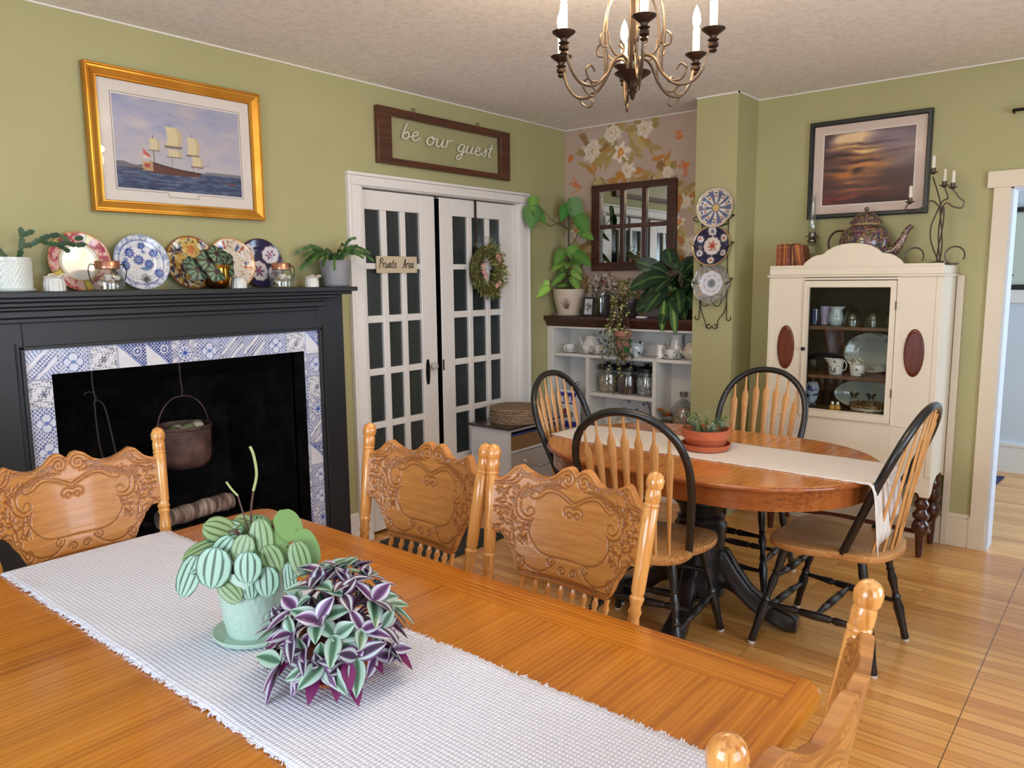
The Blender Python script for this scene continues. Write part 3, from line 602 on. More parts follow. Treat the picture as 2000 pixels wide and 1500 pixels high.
# curtain rod bracket just inside the right edge
tag(M().tube([(4.762,.60,2.318),(4.70,.598,2.318),(4.70,.40,2.318),(4.70,-.2,2.318)],.008,8).build('curtain_rod',IRON),'thin black rod end on the wall above the right doorway','curtain rod')
# ================================================================ press-back dining chairs (front is local -y)
OAK=wood('golden_oak',S(214,142,70),S(176,102,44),S(228,166,92),'x',2.2,.22,.55,16,.05)
OAKZ=wood('golden_oak_turned',S(216,150,78),S(188,116,52),S(230,172,100),'z',2.2,.2,.6,5,.03)
PRESS=vcol('pressed_golden_oak',.36,coat=.3)
def press_panel():
    """scalloped back panel with its pressed carving in relief; u across -1..1, returns mesh local to the chair"""
    nu,nz=200,120; zt=lambda z:.2+(z-.45)*.17
    top=[(-1,.955),(-.93,.956),(-.85,.966),(-.76,.990),(-.70,.995),(-.62,.982),(-.50,.969),(-.38,.967),(-.28,.977),(-.19,.997),(-.12,1.004),(-.06,1.001),(0,.985)]
    bot=[(-1,.815),(-.90,.809),(-.82,.79),(-.78,.768),(-.73,.752),(-.70,.732),(-.66,.712),(-.60,.698),(-.5,.696),(0,.694)]
    us=np.linspace(-1,1,nu); tz=np.interp(-np.abs(us),[p[0] for p in top],[p[1] for p in top]); bz=np.interp(-np.abs(us),[p[0] for p in bot],[p[1] for p in bot])
    k=np.array([.2,.6,.2]); 
    tz[1:-1]=np.convolve(tz,k,'valid'); bz[1:-1]=np.convolve(bz,k,'valid')
    T=np.linspace(0,1,nz); U,TT=np.meshgrid(us,T,indexing='ij'); Z=bz[:,None]+(tz-bz)[:,None]*TT
    X=U*(.222+(Z-.7)*.07)
    SX,SZ=np.abs(X),.985-(.985-Z)*.945
    lines=[]
    def add(pts,sm=True): 
        q=smoothp([(a,c,0) for a,c in pts],4) if sm and len(pts)>2 else [Vector((a,c,0)) for a,c in pts]
        lines.append([(p.x,p.y) for p in q])
    # cartouche, scrolls and corner volutes (drawn for x>0, mirrored)
    add([(.0,.906),(.02,.916),(.05,.930),(.08,.932),(.105,.916),(.125,.912),(.135,.922),(.128,.934),(.115,.930)])
    add([(.0,.916),(.02,.926),(.05,.940),(.085,.942),(.11,.926)])
    add([(.14,.93),(.155,.915),(.155,.885),(.14,.868),(.122,.87),(.118,.884),(.130,.890),(.138,.88)]); add([(.15,.94),(.168,.915),(.168,.88),(.15,.858),(.125,.856)])
    add([(.118,.862),(.128,.835),(.118,.81),(.10,.79),(.075,.778),(.04,.775),(.0,.776)])
    add([(.0,.885),(.012,.893),(.02,.886),(.014,.878),(.006,.884)]); add([(.0,.90),(.018,.905),(.03,.895),(.025,.883)])
    for (cx,cz,r,a0,a1) in ((.026,.972,.022,PI*.5,PI*4),(.17,.792,.013,-1,-9),(.145,.752,.018,-1,-10),(.055,.765,.014,3,11),(.018,.745,.012,0,8)):
        lines.append(spiral(cx,cz,r,.003,a0,a1,30))
    add([(.16,.775),(.12,.742),(.08,.735),(.05,.752)]); add([(.15,.73),(.10,.727),(.07,.74)])
    add([(.026,.948),(.06,.952),(.10,.945)]); add([(.222,.95),(.19,.952),(.175,.965),(.165,.985)]); add([(.222,.943),(.18,.946),(.165,.96),(.155,.98)])
    r_=random.Random(3)
    for k in range(26):
        x=.045+.0052*k; lines.append([(x,.972+.0*k-.004*math.sin(k*.25)),(x,.962-.004*math.sin(k*.25))])
    for k in range(22):
        x=.04+k*.0055; z=.947-.0003*k*k*.3; lines.append([(x,z),(x+.010,z+.012)])
    for k in range(150):
        x=r_.uniform(.125,.225); z=r_.uniform(.80,.945); a=r_.uniform(0,PI); 
        if x<.165 and .85<z<.935: continue
        L=r_.uniform(.006,.013); c_=r_.uniform(-.8,.8); lines.append([(x+L*math.cos(a+c_*t)*(t-.5)*1.4,z+L*math.sin(a+c_*t)*(t-.5)*1.4) for t in (0,.33,.66,1)])
    for k in range(24): x=.0+k*.0045; lines.append([(x,.728),(x+.0008,.720)])
    A=[];B=[]
    for l in lines:
        for p,q in zip(l,l[1:]): A.append(p); B.append(q)
    A=np.array(A);B=np.array(B); P=np.stack([SX.ravel(),SZ.ravel()],-1); D=np.full(len(P),9.)
    for i in range(0,len(A),60):
        a=A[i:i+60];d=B[i:i+60]-a; t=np.clip(((P[:,None,:]-a)*d).sum(-1)/np.maximum((d*d).sum(-1),1e-12),0,1); D=np.minimum(D,np.linalg.norm(P[:,None,:]-a-t[...,None]*d,axis=-1).min(1))
    D=D.reshape(Z.shape); g=np.exp(-(D/.0016)**2)
    edge=np.minimum(Z-bz[:,None],tz[:,None]-Z); g=np.maximum(g,np.exp(-((edge-.010)/.0014)**2)*.8); g=np.maximum(g,np.exp(-((edge-.017)/.0012)**2)*.5)
    field=np.clip((np.abs(X)-.12)/.01,0,1)*0
    inner=((SX<.118)&(Z>.782)&(Z<.925)); ground=np.where(inner,0,.0010)
    rel=-g*.0032+ground; rnd=-np.clip(.008-edge,0,.008)**2*60
    bow=.056*(1-U**2)
    Yf=zt(Z)+bow-.011-rel-rnd; Yb=zt(Z)+bow+.009
    gr=fbm(X*.7+.3*np.sin(Z*9)*.1,Z*7+.35*fbm(X,Z,7,8),16,9); gr2=fbm(X*.5,Z*14,40,10)
    base=np.array([214,144,72.]); C=base*(1-.22*(gr2[...,None]*1.1)); C=blend(C,np.clip(gr*2.6-1.25,0,1)*.55,(160,92,38)); C=blend(C,g*.7,(110,58,22))
    b=M(); Pf=np.stack([X,Yf,Z],-1); Pb=np.stack([X,Yb,Z],-1); Cl=L3(np.clip(C,0,255))
    b.grid(Pf,Cl); b.grid(Pb[::-1],Cl[::-1])
    for e in ([(i,0) for i in range(nu)],[(i,nz-1) for i in range(nu-1,-1,-1)],[(0,j) for j in range(nz-1,-1,-1)],[(nu-1,j) for j in range(nz)]):
        I=[q[0] for q in e]; J=[q[1] for q in e]; b.grid(np.stack([Pf[I,J],Pb[I,J]],1)[::-1],np.stack([Cl[I,J]]*2,1)[::-1])
    return b
def press_chair(label,kind='side'):
    t=thing('dining_chair',label,'chair',group='carved oak dining chairs at the long table')
    b=M(); o=[(p.x,p.y) for p in smoothp([(-.215,.20,0),(.215,.20,0),(.235,-.05,0),(.238,-.20,0),(.15,-.245,0),(-.15,-.245,0),(-.238,-.20,0),(-.235,-.05,0)],5,True)]
    b.prism(o,.425,.455); b.build('seat',OAK,t,bevel=.006)
    press_panel().build('back_panel',PRESS,t,sharp=60)
    for s in (-1,1):
        p0=(s*.214,.20,.43); p1=(s*.2565,.302,1.045)
        if kind=='side': pf=[(0,.016),(.18,.019),(.30,.017),(.37,.0215),(.385,.016),(.40,.022),(.43,.018),(.45,.0235),(.47,.0175),(.49,.0225),(.505,.0255),(.515,.019),(.53,.0235),(.7,.0255),(.855,.0255),(.86,.023),(.865,.0262),(.873,.0262),(.878,.023),(.884,.0262),(.915,.026),(.93,.0235),(.94,.029),(.965,.0305),(.985,.024),(.993,.016),(1,.002)]
        else: pf=[(0,.016),(.2,.018),(.38,.014),(.44,.0225),(.50,.0245),(.555,.019),(.575,.0255),(.585,.0215),(.60,.0265),(.615,.0215),(.63,.0245),(.8,.0255),(.86,.0255),(.865,.023),(.87,.0262),(.878,.0262),(.883,.023),(.89,.0262),(.92,.026),(.93,.0235),(.94,.029),(.965,.0295),(.985,.0225),(.993,.017),(1,.004)]
        pf=[(a_,r_*(.72 if a_>.3 else .85)) for a_,r_ in pf]; M().turned(p0,p1,pf,20).build('back_post',OAKZ,t)
        M().turned((s*.235,.255,0),(s*.205,.18,.44),[(0,.014),(.1,.02),(.3,.024),(.34,.018),(.38,.024),(.6,.027),(.64,.02),(.68,.027),(1,.022)],14).build('leg',OAKZ,t)
        M().turned((s*.215,-.235,0),(s*.195,-.19,.44),[(0,.014),(.1,.02),(.3,.024),(.34,.018),(.38,.024),(.6,.027),(.64,.02),(.68,.027),(1,.022)],14).build('leg',OAKZ,t)
        M().turned((s*.222,.235,.16),(s*.212,-.215,.16),[(0,.009),(.5,.014),(1,.009)],10).build('stretcher',OAKZ,t)
        if kind!='side':
            M().tube(smoothp([(s*.225,.22,.66),(s*.26,.05,.665),(s*.27,-.12,.66),(s*.265,-.19,.65)],5),.02,10,.7).build('armrest',OAK,t); M().turned((s*.225,-.14,.44),(s*.262,-.12,.65),[(0,.012),(.3,.018),(.6,.012),(1,.014)],10).build('arm_post',OAKZ,t)
    M().turned((-.205,-.19,.22),(.205,-.19,.22),[(0,.009),(.5,.014),(1,.009)],10).build('stretcher',OAKZ,t)
    M().tube([(x,.206+.056*(1-(x/.21)**2)*.35,.50) for x in np.linspace(-.213,.213,9)],.014,8).build('lower_rail',OAK,t)
    for k in range(8):
        x=-.135+k*.27/7; bw=.056*(1-(x/.222)**2)
        M().turned((x,.208+bw*.35,.50),(x,.243+bw,.70),[(0,.006),(.15,.009),(.2,.006),(.3,.0095),(.6,.0075),(.78,.0095),(.82,.006),(.88,.0095),(.93,.006),(1,.008)],8).build('spindle',OAKZ,t)
    return t
ch=press_chair('carved oak dining chair at the long table, directly in front of the nearest hoop-back chair')
ch.location=(1.288,1.125,0); ch.rotation_euler=(0,0,R(-90))
dup(ch,(1.288,1.665,0),R(-91),'carved oak dining chair in front of the french doors, between the plants and its twin')
ca=press_chair('carved oak armchair at the fireplace end of the long table, facing the plants','arm'); ca.location=(.875,2.10,0)
dup(ch,(.945,.59,0),PI,'carved oak dining chair seen edge-on at the bottom right, near end of the long table')
# ================================================================ arrow-back windsor chairs
BLK=mat('black_worn_paint',S(26,27,29),.32,coat=.2); v=coords(BLK); n=tex(BLK,'ShaderNodeTexNoise',v,Scale=22,Detail=4.); lk(BLK,ramp(BLK,n.outputs[0],[(.66,S(25,26,28)),(.74,S(86,76,64))]),pr(BLK).inputs['Base Color'])
LOAK=wood('light_oak_satin',S(204,150,92),S(180,124,68),S(214,164,108),'y',2,.38,.2,14,.04)
LOAKZ=wood('light_oak_spindle',S(206,150,90),S(186,126,66),S(216,166,108),'z',2,.4,.15,14,.03)
def hoop_at(t):
    """bent hoop, t 0..1 from the left foot over the crown to the right foot"""
    P=[(-.185,.06,.45),(-.205,.115,.58),(-.222,.17,.71),(-.222,.222,.83),(-.185,.262,.93),(-.10,.288,1.0),(0,.295,1.02)]; P=P+[(-x,y,z) for x,y,z in P[-2::-1]]
    Q=smoothp(P,5); f=t*(len(Q)-1); i=min(int(f),len(Q)-2); return Q[i].lerp(Q[i+1],f-i)
def windsor(label):
    t=thing('arrow_back_chair',label,'chair',group='black and oak hoop-back chairs at the oval table')
    half=[(0,-.235),(.10,-.24),(.19,-.225),(.235,-.17),(.24,-.08),(.222,-.01),(.20,.04),(.198,.09),(.18,.15),(.12,.20),(0,.222)]
    pts=half+[(-x,y) for x,y in half[-2:0:-1]]
    o=[(p.x,p.y) for p in smoothp([(a,c,0) for a,c in pts],3,True)]
    b=M(); n=len(o)
    top=[(0,-.02,.449)]+[(x*.55,y*.55,.452) for x,y in o]+[(x*.93,y*.93,.461) for x,y in o]+[(x,y,.455) for x,y in o]+[(x,y,.432) for x,y in o]+[(x*.95,y*.95,.424) for x,y in o]
    fs=[(0,1+i,1+(i+1)%n) for i in range(n)]
    for k in range(4): fs+=[(1+k*n+i,1+(k+1)*n+i,1+(k+1)*n+(i+1)%n,1+k*n+(i+1)%n) for i in range(n)]
    fs.append(tuple(1+4*n+i for i in range(n))); b.add(top,fs); b.build('seat',LOAK,t,sharp=60)
    M().tube([hoop_at(i/44) for i in range(45)],.0155,12,1.0).build('hoop',BLK,t)
    for k in range(7):
        x=-.135+k*.045; y0=.195-.045*(x/.135)**2
        # where the spindle meets the hoop
        xt=x*1.25; best=min((hoop_at(q/200) for q in range(30,171)),key=lambda p:abs(p.x-xt)); 
        p0=Vector((x,y0,.45)); p1=Vector(best)-Vector((0,0,.008)); b=M(); d=p1-p0
        W=[(0,.006),(.1,.0065),(.3,.008),(.5,.0115),(.76,.0172),(.815,.0172),(.865,.0070),(.93,.0052),(1,.005)]; Th=[(0,.006),(.3,.006),(.8,.0045),(1,.005)]
        P=[]
        for f,wd in W:
            c=p0+d*f+Vector((0,-.012*math.sin(PI*f)*0,0)); th=np.interp(f,[q[0] for q in Th],[q[1] for q in Th]); P.append([(c.x+wd*math.cos(a),c.y+th*math.sin(a),c.z) for a in np.linspace(0,2*PI,9)])
        b.grid(np.array(P)); b.build('arrow_spindle',LOAKZ,t,sharp=50)
    LP=[(0,.013),(.02,.016),(.10,.0145),(.22,.0175),(.33,.021),(.42,.014),(.435,.019),(.45,.014),(.50,.012),(.62,.019),(.70,.013),(.715,.018),(.73,.013),(.85,.018),(1,.016)]
    GL=mat('white_felt_glide',S(220,216,208),.8)
    F={}
    for s in (-1,1):
        for (nm,fx,fy,tx,ty) in (('f',.235,-.27,.165,-.165),('r',.20,.20,.135,.115)):
            p0=Vector((s*fx,fy,.008)); p1=Vector((s*tx,ty,.43)); F[nm,s]=(p0,p1)
            lg_=M().turned(p0,p1,LP,12).build('leg',BLK,t); M().lathe([(.013,0),(.0145,.002),(.0145,.012)],(s*fx,fy,0),12).build('glide',GL,lg_)
    at=lambda k,f:F[k][0].lerp(F[k][1],f)
    SP=[(0,.008),(.2,.012),(.3,.016),(.34,.01),(.36,.015),(.5,.017),(.64,.015),(.66,.01),(.70,.016),(.8,.012),(1,.008)]
    mids=[]
    for s in (-1,1):
        a,c=at(('f',s),.40),at(('r',s),.38); M().turned(a,c,SP,10).build('stretcher',BLK,t); mids.append(a.lerp(c,.5))
    M().turned(mids[0],mids[1],SP,10).build('stretcher',BLK,t)
    for f in (.30,.66): M().turned(at(('f',-1),f),at(('f',1),f),SP,10).build('stretcher',BLK,t)
    return t
wc=windsor('hoop-back chair with its back to the long table, nearest chair of the oval table'); wc.location=(2.655,1.485,0); wc.rotation_euler=(0,0,R(100))
dup(wc,(3.16,.875,0),R(177),'hoop-back chair seen from the side at the right end of the oval table')
dup(wc,(3.625,1.50,0),R(-90),'hoop-back chair behind the oval table, in front of the column and china cabinet')
dup(wc,(3.16,2.055,0),R(2),'hoop-back chair at the left end of the oval table beside the painted chest')
# ================================================================ tables
TBL=wood('orange_oak_tabletop',S(184,110,20),S(154,84,12),S(198,124,32),'x',1.6,.22,.5,13,.03)
TBY=wood('orange_oak_border',S(182,108,20),S(154,84,12),S(196,122,32),'y',1.6,.22,.5,13,.03)
dt=thing('dining_table','long orange oak dining table filling the foreground','table',(.84,1.32,0))
def rrect(x0,x1,y0,y1,r,n=5):
    o=[]
    for (cx,cy,a) in ((x1-r,y1-r,0),(x0+r,y1-r,90),(x0+r,y0+r,180),(x1-r,y0+r,270)): o+=[(cx+r*math.cos(R(a+90*i/n)),cy+r*math.sin(R(a+90*i/n))) for i in range(n+1)]
    return o
o=rrect(-.56,.56,-.92,.92,.05); b=M()
for (k,z) in ((.008,.75),(.001,.746),(0,.738),(.002,.728),(.012,.722)): pass
def edge(b,o,prof):
    n=len(o); c=(0,0); vs=[]; fs=[]
    for (ins,z) in prof:
        for i,(x,y) in enumerate(o):
            p=Vector(o[i-1]);q=Vector(o[(i+1)%n]); t=(q-p).normalized(); nx_,ny_=-t.y,t.x; vs.append((x+nx_*ins,y+ny_*ins,z))
    for k in range(len(prof)-1): fs+=[(k*n+i,k*n+(i+1)%n,(k+1)*n+(i+1)%n,(k+1)*n+i) for i in range(n)]
    fs.append(tuple(range(n))); fs.append(tuple((len(prof)-1)*n+i for i in range(n-1,-1,-1))); b.add(vs,fs); return b
edge(b,o,[(.006,.75),(.0015,.748),(0,.743),(.003,.737),(.0005,.730),(.004,.722),(.012,.718)]); b.build('tabletop',TBL,dt,sharp=60)
b=M(); b.box(.448,.5535,-.87,.87,.7502,.7507); b.build('top_border',TBY,dt,smooth=False)
M().ring(rrect(-.50,.50,-.86,.86,.02),rrect(-.475,.475,-.835,.835,.02),.635,.719,'z').build('apron',TBY,dt,smooth=False)
for sx in (-1,1):
    for sy in (-1,1): M().turned((sx*.445,sy*.80,0),(sx*.445,sy*.80,.72),[(0,.025),(.04,.035),(.1,.028),(.16,.045),(.3,.05),(.6,.036),(.66,.05),(.7,.038),(.74,.052),(.8,.045),(1,.045)],16).build('leg',OAKZ,dt)
# runner
def weave(name,c1,c2,su,sv,bs=.9):
    m=mat(name,c1,.92,spec=.2); 
    v=coords(m,(su,sv,1)); sp=nd(m,'ShaderNodeSeparateXYZ'); lk(m,v,sp.inputs[0])
    outs=[]
    for k in (0,1):
        a=nd(m,'ShaderNodeMath',operation='SINE'); lk(m,sp.outputs[k],a.inputs[0]); c=nd(m,'ShaderNodeMath',operation='ABSOLUTE'); lk(m,a.outputs[0],c.inputs[0]); outs.append(c.outputs[0])
    h=nd(m,'ShaderNodeMath',operation='MULTIPLY'); lk(m,outs[0],h.inputs[0]); lk(m,outs[1],h.inputs[1])
    n=tex(m,'ShaderNodeTexNoise',coords(m),Scale=160,Detail=3.); h2=nd(m,'ShaderNodeMath',operation='MULTIPLY_ADD'); lk(m,n.outputs[0],h2.inputs[0]); h2.inputs[1].default_value=.35; lk(m,h.outputs[0],h2.inputs[2])
    lk(m,ramp(m,h2.outputs[0],[(.12,c2),(.55,c1)]),pr(m).inputs['Base Color']); bump(m,h2.outputs[0],bs,.004); return m
RUN=weave('white_nubby_cotton',S(232,234,246),S(186,190,208),PI/.0095,PI/.0075,.6)
RUN2=weave('cream_woven_cotton',S(238,231,225),S(206,196,188),PI/.010,PI/.008,.6)
def runner(name,path,wf,m,loc,label,group=None,n=26,amp=.004,seed=1):
    """cloth strip: path is a list of (x0,y,z) centre points, wf(i) half width vector"""
    r_=random.Random(seed); P=[]
    for i,(c,hw) in enumerate(path):
        j0,j1=r_.uniform(-amp,amp),r_.uniform(-amp,amp); row=[]
        for k in range(n+1):
            s_=-1+2*k/n; e=(j0 if k==0 else j1 if k==n else 0); row.append((c[0]+(hw+0)*s_+e, c[1], c[2]+wf(s_,c)))
        P.append(row)
    b=M(); b.grid(np.array(P)); o=b.build(name,m,loc=loc,solid=.004,sharp=180); return tag(o,label,'table runner')
path=[((0,y,.0035),.218) for y in np.linspace(-.93,.925,230)]
path=[((.003,-.955,-.11-.03*0),.217),((.003,-.95,-.07),.217),((.002,-.945,-.02),.218),((.001,-.938,0),.218)]+path+[((0,.933,.001),.218),((0,.938,-.01),.217),((0,.941,-.04),.216),((0,.943,-.09),.216),((0,.943,-.16),.216)]
rn=runner('table_runner',path,lambda s_,c:.0015*math.sin(c[1]*23+s_*3)*(abs(s_)>.8),RUN,(.843,1.32,.7505),'long white nubby cotton runner down the middle of the long oak table',amp=.004)
# frayed edge tufts
r_=random.Random(9)
for s_ in (-1,1):
  b=M()
  for k in range(310):
    y=r_.uniform(-.92,.92); x=s_*.217; b.tube([(x,y,.004),(x+s_*r_.uniform(.003,.009),y+r_.uniform(-.006,.006),r_.uniform(.001,.006))],.0012,4)
  b.build('frayed_edge',mat('white_cotton_thread',S(222,220,224),.95),rn)['kind']='stuff'
# oval table
ot=thing('oval_table','oval oak table with black pedestal in front of the china cabinet','table',(3.08,1.46,0))
def race(r,h,n=18): return [(r*math.cos(PI*i/n),h+r*math.sin(PI*i/n)) for i in range(n+1)]+[(-r*math.cos(PI*i/n),-h-r*math.sin(PI*i/n)) for i in range(n+1)]
OVT=wood('oval_oak_tabletop',S(198,122,52),S(160,86,30),S(212,142,70),'x',1.8,.22,.55,13,.03); OVD=wood('dark_oak_edge',S(156,86,38),S(128,66,30),S(168,98,48),'y',1.2,.22,.55,5,.03)
b=M(); edge(b,race(.49,.23),[(.0,.75),(.0,.7502)]) if 0 else None
edge(b,race(.492,.23),[(.004,.752),(0,.7515),(0,.745)]); b.build('tabletop',OVT,ot,sharp=60)
b=M(); edge(b,race(.502,.23),[(.008,.7505),(.002,.748),(0,.742),(.002,.734),(.012,.728),(.03,.724)]); b.build('table_edge',OVD,ot,sharp=60)
b=M(); b.ring([(x,y) for x,y in race(.472,.23)],[(x,y) for x,y in race(.45,.23)],.655,.726,'z'); b.build('apron',OVD,ot,sharp=60)
b=M(); b.box(-.30,.30,-.06,.06,.60,.64); b.box(-.05,.05,-.42,.42,.62,.66); b.lathe([(.14,.58),(.16,.6),(.16,.62)],n=24); b.build('underframe',mat('brown_underframe',S(96,58,34),.5),ot,bevel=.003)
b=M(); b.lathe([(.075,.09),(.11,.10),(.115,.14),(.10,.16),(.105,.30),(.115,.42),(.10,.44),(.105,.455),(.09,.47),(.10,.50),(.13,.53),(.135,.57),(.12,.59)],n=12); b.build('pedestal',BLK,ot,sharp=30)
for k in range(4):
    a=R(90*k+(-80)); d=Vector((math.cos(a),math.sin(a),0)); s_=Vector((-d.y,d.x,0)); P=[]
    for (q,zc,hh,hw) in ((.07,.22,.10,.035),(.12,.23,.085,.036),(.17,.18,.06,.038),(.23,.115,.048,.038),(.30,.07,.04,.04),(.36,.05,.04,.045),(.40,.042,.038,.045),(.425,.034,.028,.042)):
        P.append([tuple(d*q+s_*hw*sx+Vector((0,0,zc+hh*sz))) for sx,sz in ((-1,-.7),(-1,.7),(-.7,1),(.7,1),(1,.7),(1,-.7),(.7,-1),(-.7,-1),(-1,-.7))])
    b=M(); b.grid(np.array(P)); b.add([p for p in P[-1][:8]],[tuple(range(8))]); b.build('foot',BLK,ot,sharp=50)
path=[((.0,y,.0),.19-.05*max(0,(y-.55)/.2)) for y in np.linspace(.725,-.715,90)]
dr_=[(-.735,.0),(-.745,-.008),(-.752,-.03),(-.756,-.07),(-.757,-.10),(-.759,-.13),(-.761,-.16),(-.763,-.19)]
P=[]; r_=random.Random(2)
for (c,hw) in path:
    e0,e1=r_.uniform(-.004,.004),r_.uniform(-.004,.004); P.append([(hw*(-1+2*k/24)+(e0 if k==0 else e1 if k==24 else 0),c[1],.0) for k in range(25)])
for i,(y,z) in enumerate(dr_):
    f=i/7; row=[]
    for k in range(25):
        s_=-1+2*k/24; x=.19*s_*(1-.12*f)-.03*f; row.append((x,y-.008*f*math.cos(s_*6)-.01*f,z*(1+.35*f*(.4-.75*s_*1.0)) ))
    P.append(row)
b=M(); b.grid(np.array(P)); o=b.build('table_runner',RUN2,loc=(3.08,1.46,.7545),solid=.003,sharp=180); tag(o,'cream woven runner on the oval table, one end hanging over the right edge','table runner')
# ================================================================ china cabinet (local: x right, -y to the room; origin on the wall line)
CAB=plaster('cream_cabinet_paint',S(232,222,203),S(224,213,193),.45,30,.03)
MAH=mat('dark_mahogany',S(66,26,20),.22,coat=.5); INS=mat('dark_cabinet_interior',S(44,30,24),.7)
cb=thing('china_cabinet','tall cream painted china cabinet with glass door, arched top and dark turned legs','cabinet',(4.76,1.248,0),R(-90))
F_=-.370; b=M()
b.box(-.445,-.245,F_,F_+.02,.4001,1.49); b.box(.235,.445,F_,F_+.02,.4001,1.49); b.box(-.2449,.2349,F_,F_+.02,.4001,.71); b.box(-.245,.235,F_,F_+.02,1.48,1.50)
b.box(-.445,-.425,F_+.02,-.004,.44,1.49); b.box(.425,.445,F_+.02,-.004,.44,1.49); b.box(-.445,.445,F_,-.004,1.49,1.50); b.box(-.425,.425,F_+.02,-.004,.445,.458)
b.box(-.447,.447,F_-.006,F_,.706,.712); b.box(-.445,-.33,F_-.005,F_,.43,.435); b.box(.33,.40,F_-.005,F_,.43,.433)
# scalloped lower rail
lo=[(-.445,.40),(-.445,.34),(-.40,.34),(-.39,.36),(-.36,.365),(-.34,.385),(-.25,.37),(0,.36),(.25,.37),(.34,.385),(.36,.365),(.39,.36),(.40,.34),(.445,.34),(.445,.40)]
b.prism(lo,F_,F_+.02,'y')
b.prism([(F_+.0201,.4399),(F_+.0201,.35),(F_+.03,.345),(F_+.06,.36),(F_+.09,.40),(F_+.16,.43),(-.10,.43),(-.05,.40),(-.004,.39),(-.004,.4399)],.425,.445,'x')
b.prism([(F_+.0201,.4399),(F_+.0201,.35),(F_+.03,.345),(F_+.06,.36),(F_+.09,.40),(F_+.16,.43),(-.10,.43),(-.05,.40),(-.004,.39),(-.004,.4399)],-.445,-.425,'x')
for x in (-.443,.418): b.box(x,x+.025,F_-.004,F_,.45,1.49)
b.build('carcass',CAB,cb,bevel=.003)
for x in (-.40,-.335,.335,.40): pass
b=M(); b.box(-.455,.455,F_-.012,.0,1.495,1.508); b.box(-.445,.445,F_-.002,-.0,1.508,1.552); b.box(-.445,.445,F_-.004,F_+.02,1.545,1.562); b.build('cornice',CAB,cb,bevel=.004)
b=M(); b.box(-.424,.424,F_+.02,-.005,1.483,1.489); b.box(-.424,.424,-.012,-.005,.46,1.483); b.box(-.424,-.418,F_+.02,-.01,.46,1.483); b.box(.418,.424,F_+.02,-.01,.46,1.483); b.box(-.424,-.250,F_+.021,F_+.026,.46,1.483); b.box(.240,.424,F_+.021,F_+.026,.46,1.483); b.build('interior_lining',INS,cb,smooth=False)
SHW=wood('brown_shelf_wood',S(96,62,40),S(66,40,26),S(116,80,54),'x',3,.4,.2)
for z in (1.222,.948,.735): M().box(-.417,.417,F_+.03,-.013,z-.018,z).build('shelf',SHW,cb,bevel=.002)
arch=[(-.262,1.556),(-.245,1.580),(-.215,1.603),(-.19,1.615),(-.165,1.618),(-.15,1.622),(-.13,1.640),(-.095,1.660),(-.05,1.672),(0,1.676)]
arch=arch+[(-x,z) for x,z in arch[-2::-1]]
M().prism(arch,F_+.0,F_+.02,'y').build('pediment',CAB,cb,bevel=.004,sharp=50)
b=M(); b.ring(rect(-.243,.233,.714,1.476),rect(-.213,.208,.760,1.440),F_-.012,F_+.012); b.ring(rect(-.219,.213,.754,1.446),rect(-.2125,.2065,.7605,1.4395),F_-.016,F_-.010); dr=b.build('door',CAB,cb,bevel=.003)
M().box(-.213,.208,F_-.003,F_-.0,.76,1.44).build('glass_pane',glassy('cabinet_door_glass',(.93,.95,.93,1),.10),dr,smooth=False)
M().turned((-.229,F_-.012,1.097),(-.229,F_-.038,1.097),[(0,.005),(.4,.005),(.6,.011),(.9,.010),(1,.003)],12).build('knob',IRON,dr)
for z in (1.345,.88): M().box(.2345,.2385,F_-.018,F_-.010,z-.022,z+.022).build('hinge',BRONZE,dr)
for x in (-.336,.332):
    b=M(); b.lathe([(1,0),(1,.004),(.93,.009),(.88,.010),(.84,.004),(.2,.004),(.001,.004)],n=40,sx=.049,sy=.125); q=b; q.v=[(x+a,F_-c,1.10+d) for a,d,c in q.v]; q.build('oval_medallion',wood('reddish_medallion',S(104,46,28),S(74,30,20),S(126,62,38),'z',6,.3,.3),cb,sharp=30)
LG=[(0,.014),(.04,.017),(.33,.024),(.36,.030),(.40,.042),(.47,.045),(.53,.036),(.56,.026),(.59,.040),(.64,.044),(.68,.030),(.72,.024),(.77,.036),(.81,.038),(.86,.026),(.92,.034),(.96,.04),(1,.036)]
for x in (-.405,.405): M().turned((x,F_+.045,0),(x,F_+.045,.37),LG,20).build('leg',MAH,cb)
for x in (-.405,.405): M().turned((x,-.05,0),(x,-.05,.44),LG,14).build('leg',MAH,cb)
b=M(); b.tube([(-.405,F_+.05,.135),(-.2,F_+.07,.135),(0,F_+.10,.135),(.2,F_+.07,.135),(.405,F_+.05,.135)],.013,8)
for x in (-.405,.405): b.tube([(x,F_+.045,.135),(x,-.05,.135)],.013,8); b.ball((x+.02*(1 if x>0 else -1),F_+.045,.15),.032,12,1,1,.6)
b.build('stretcher',MAH,cb)
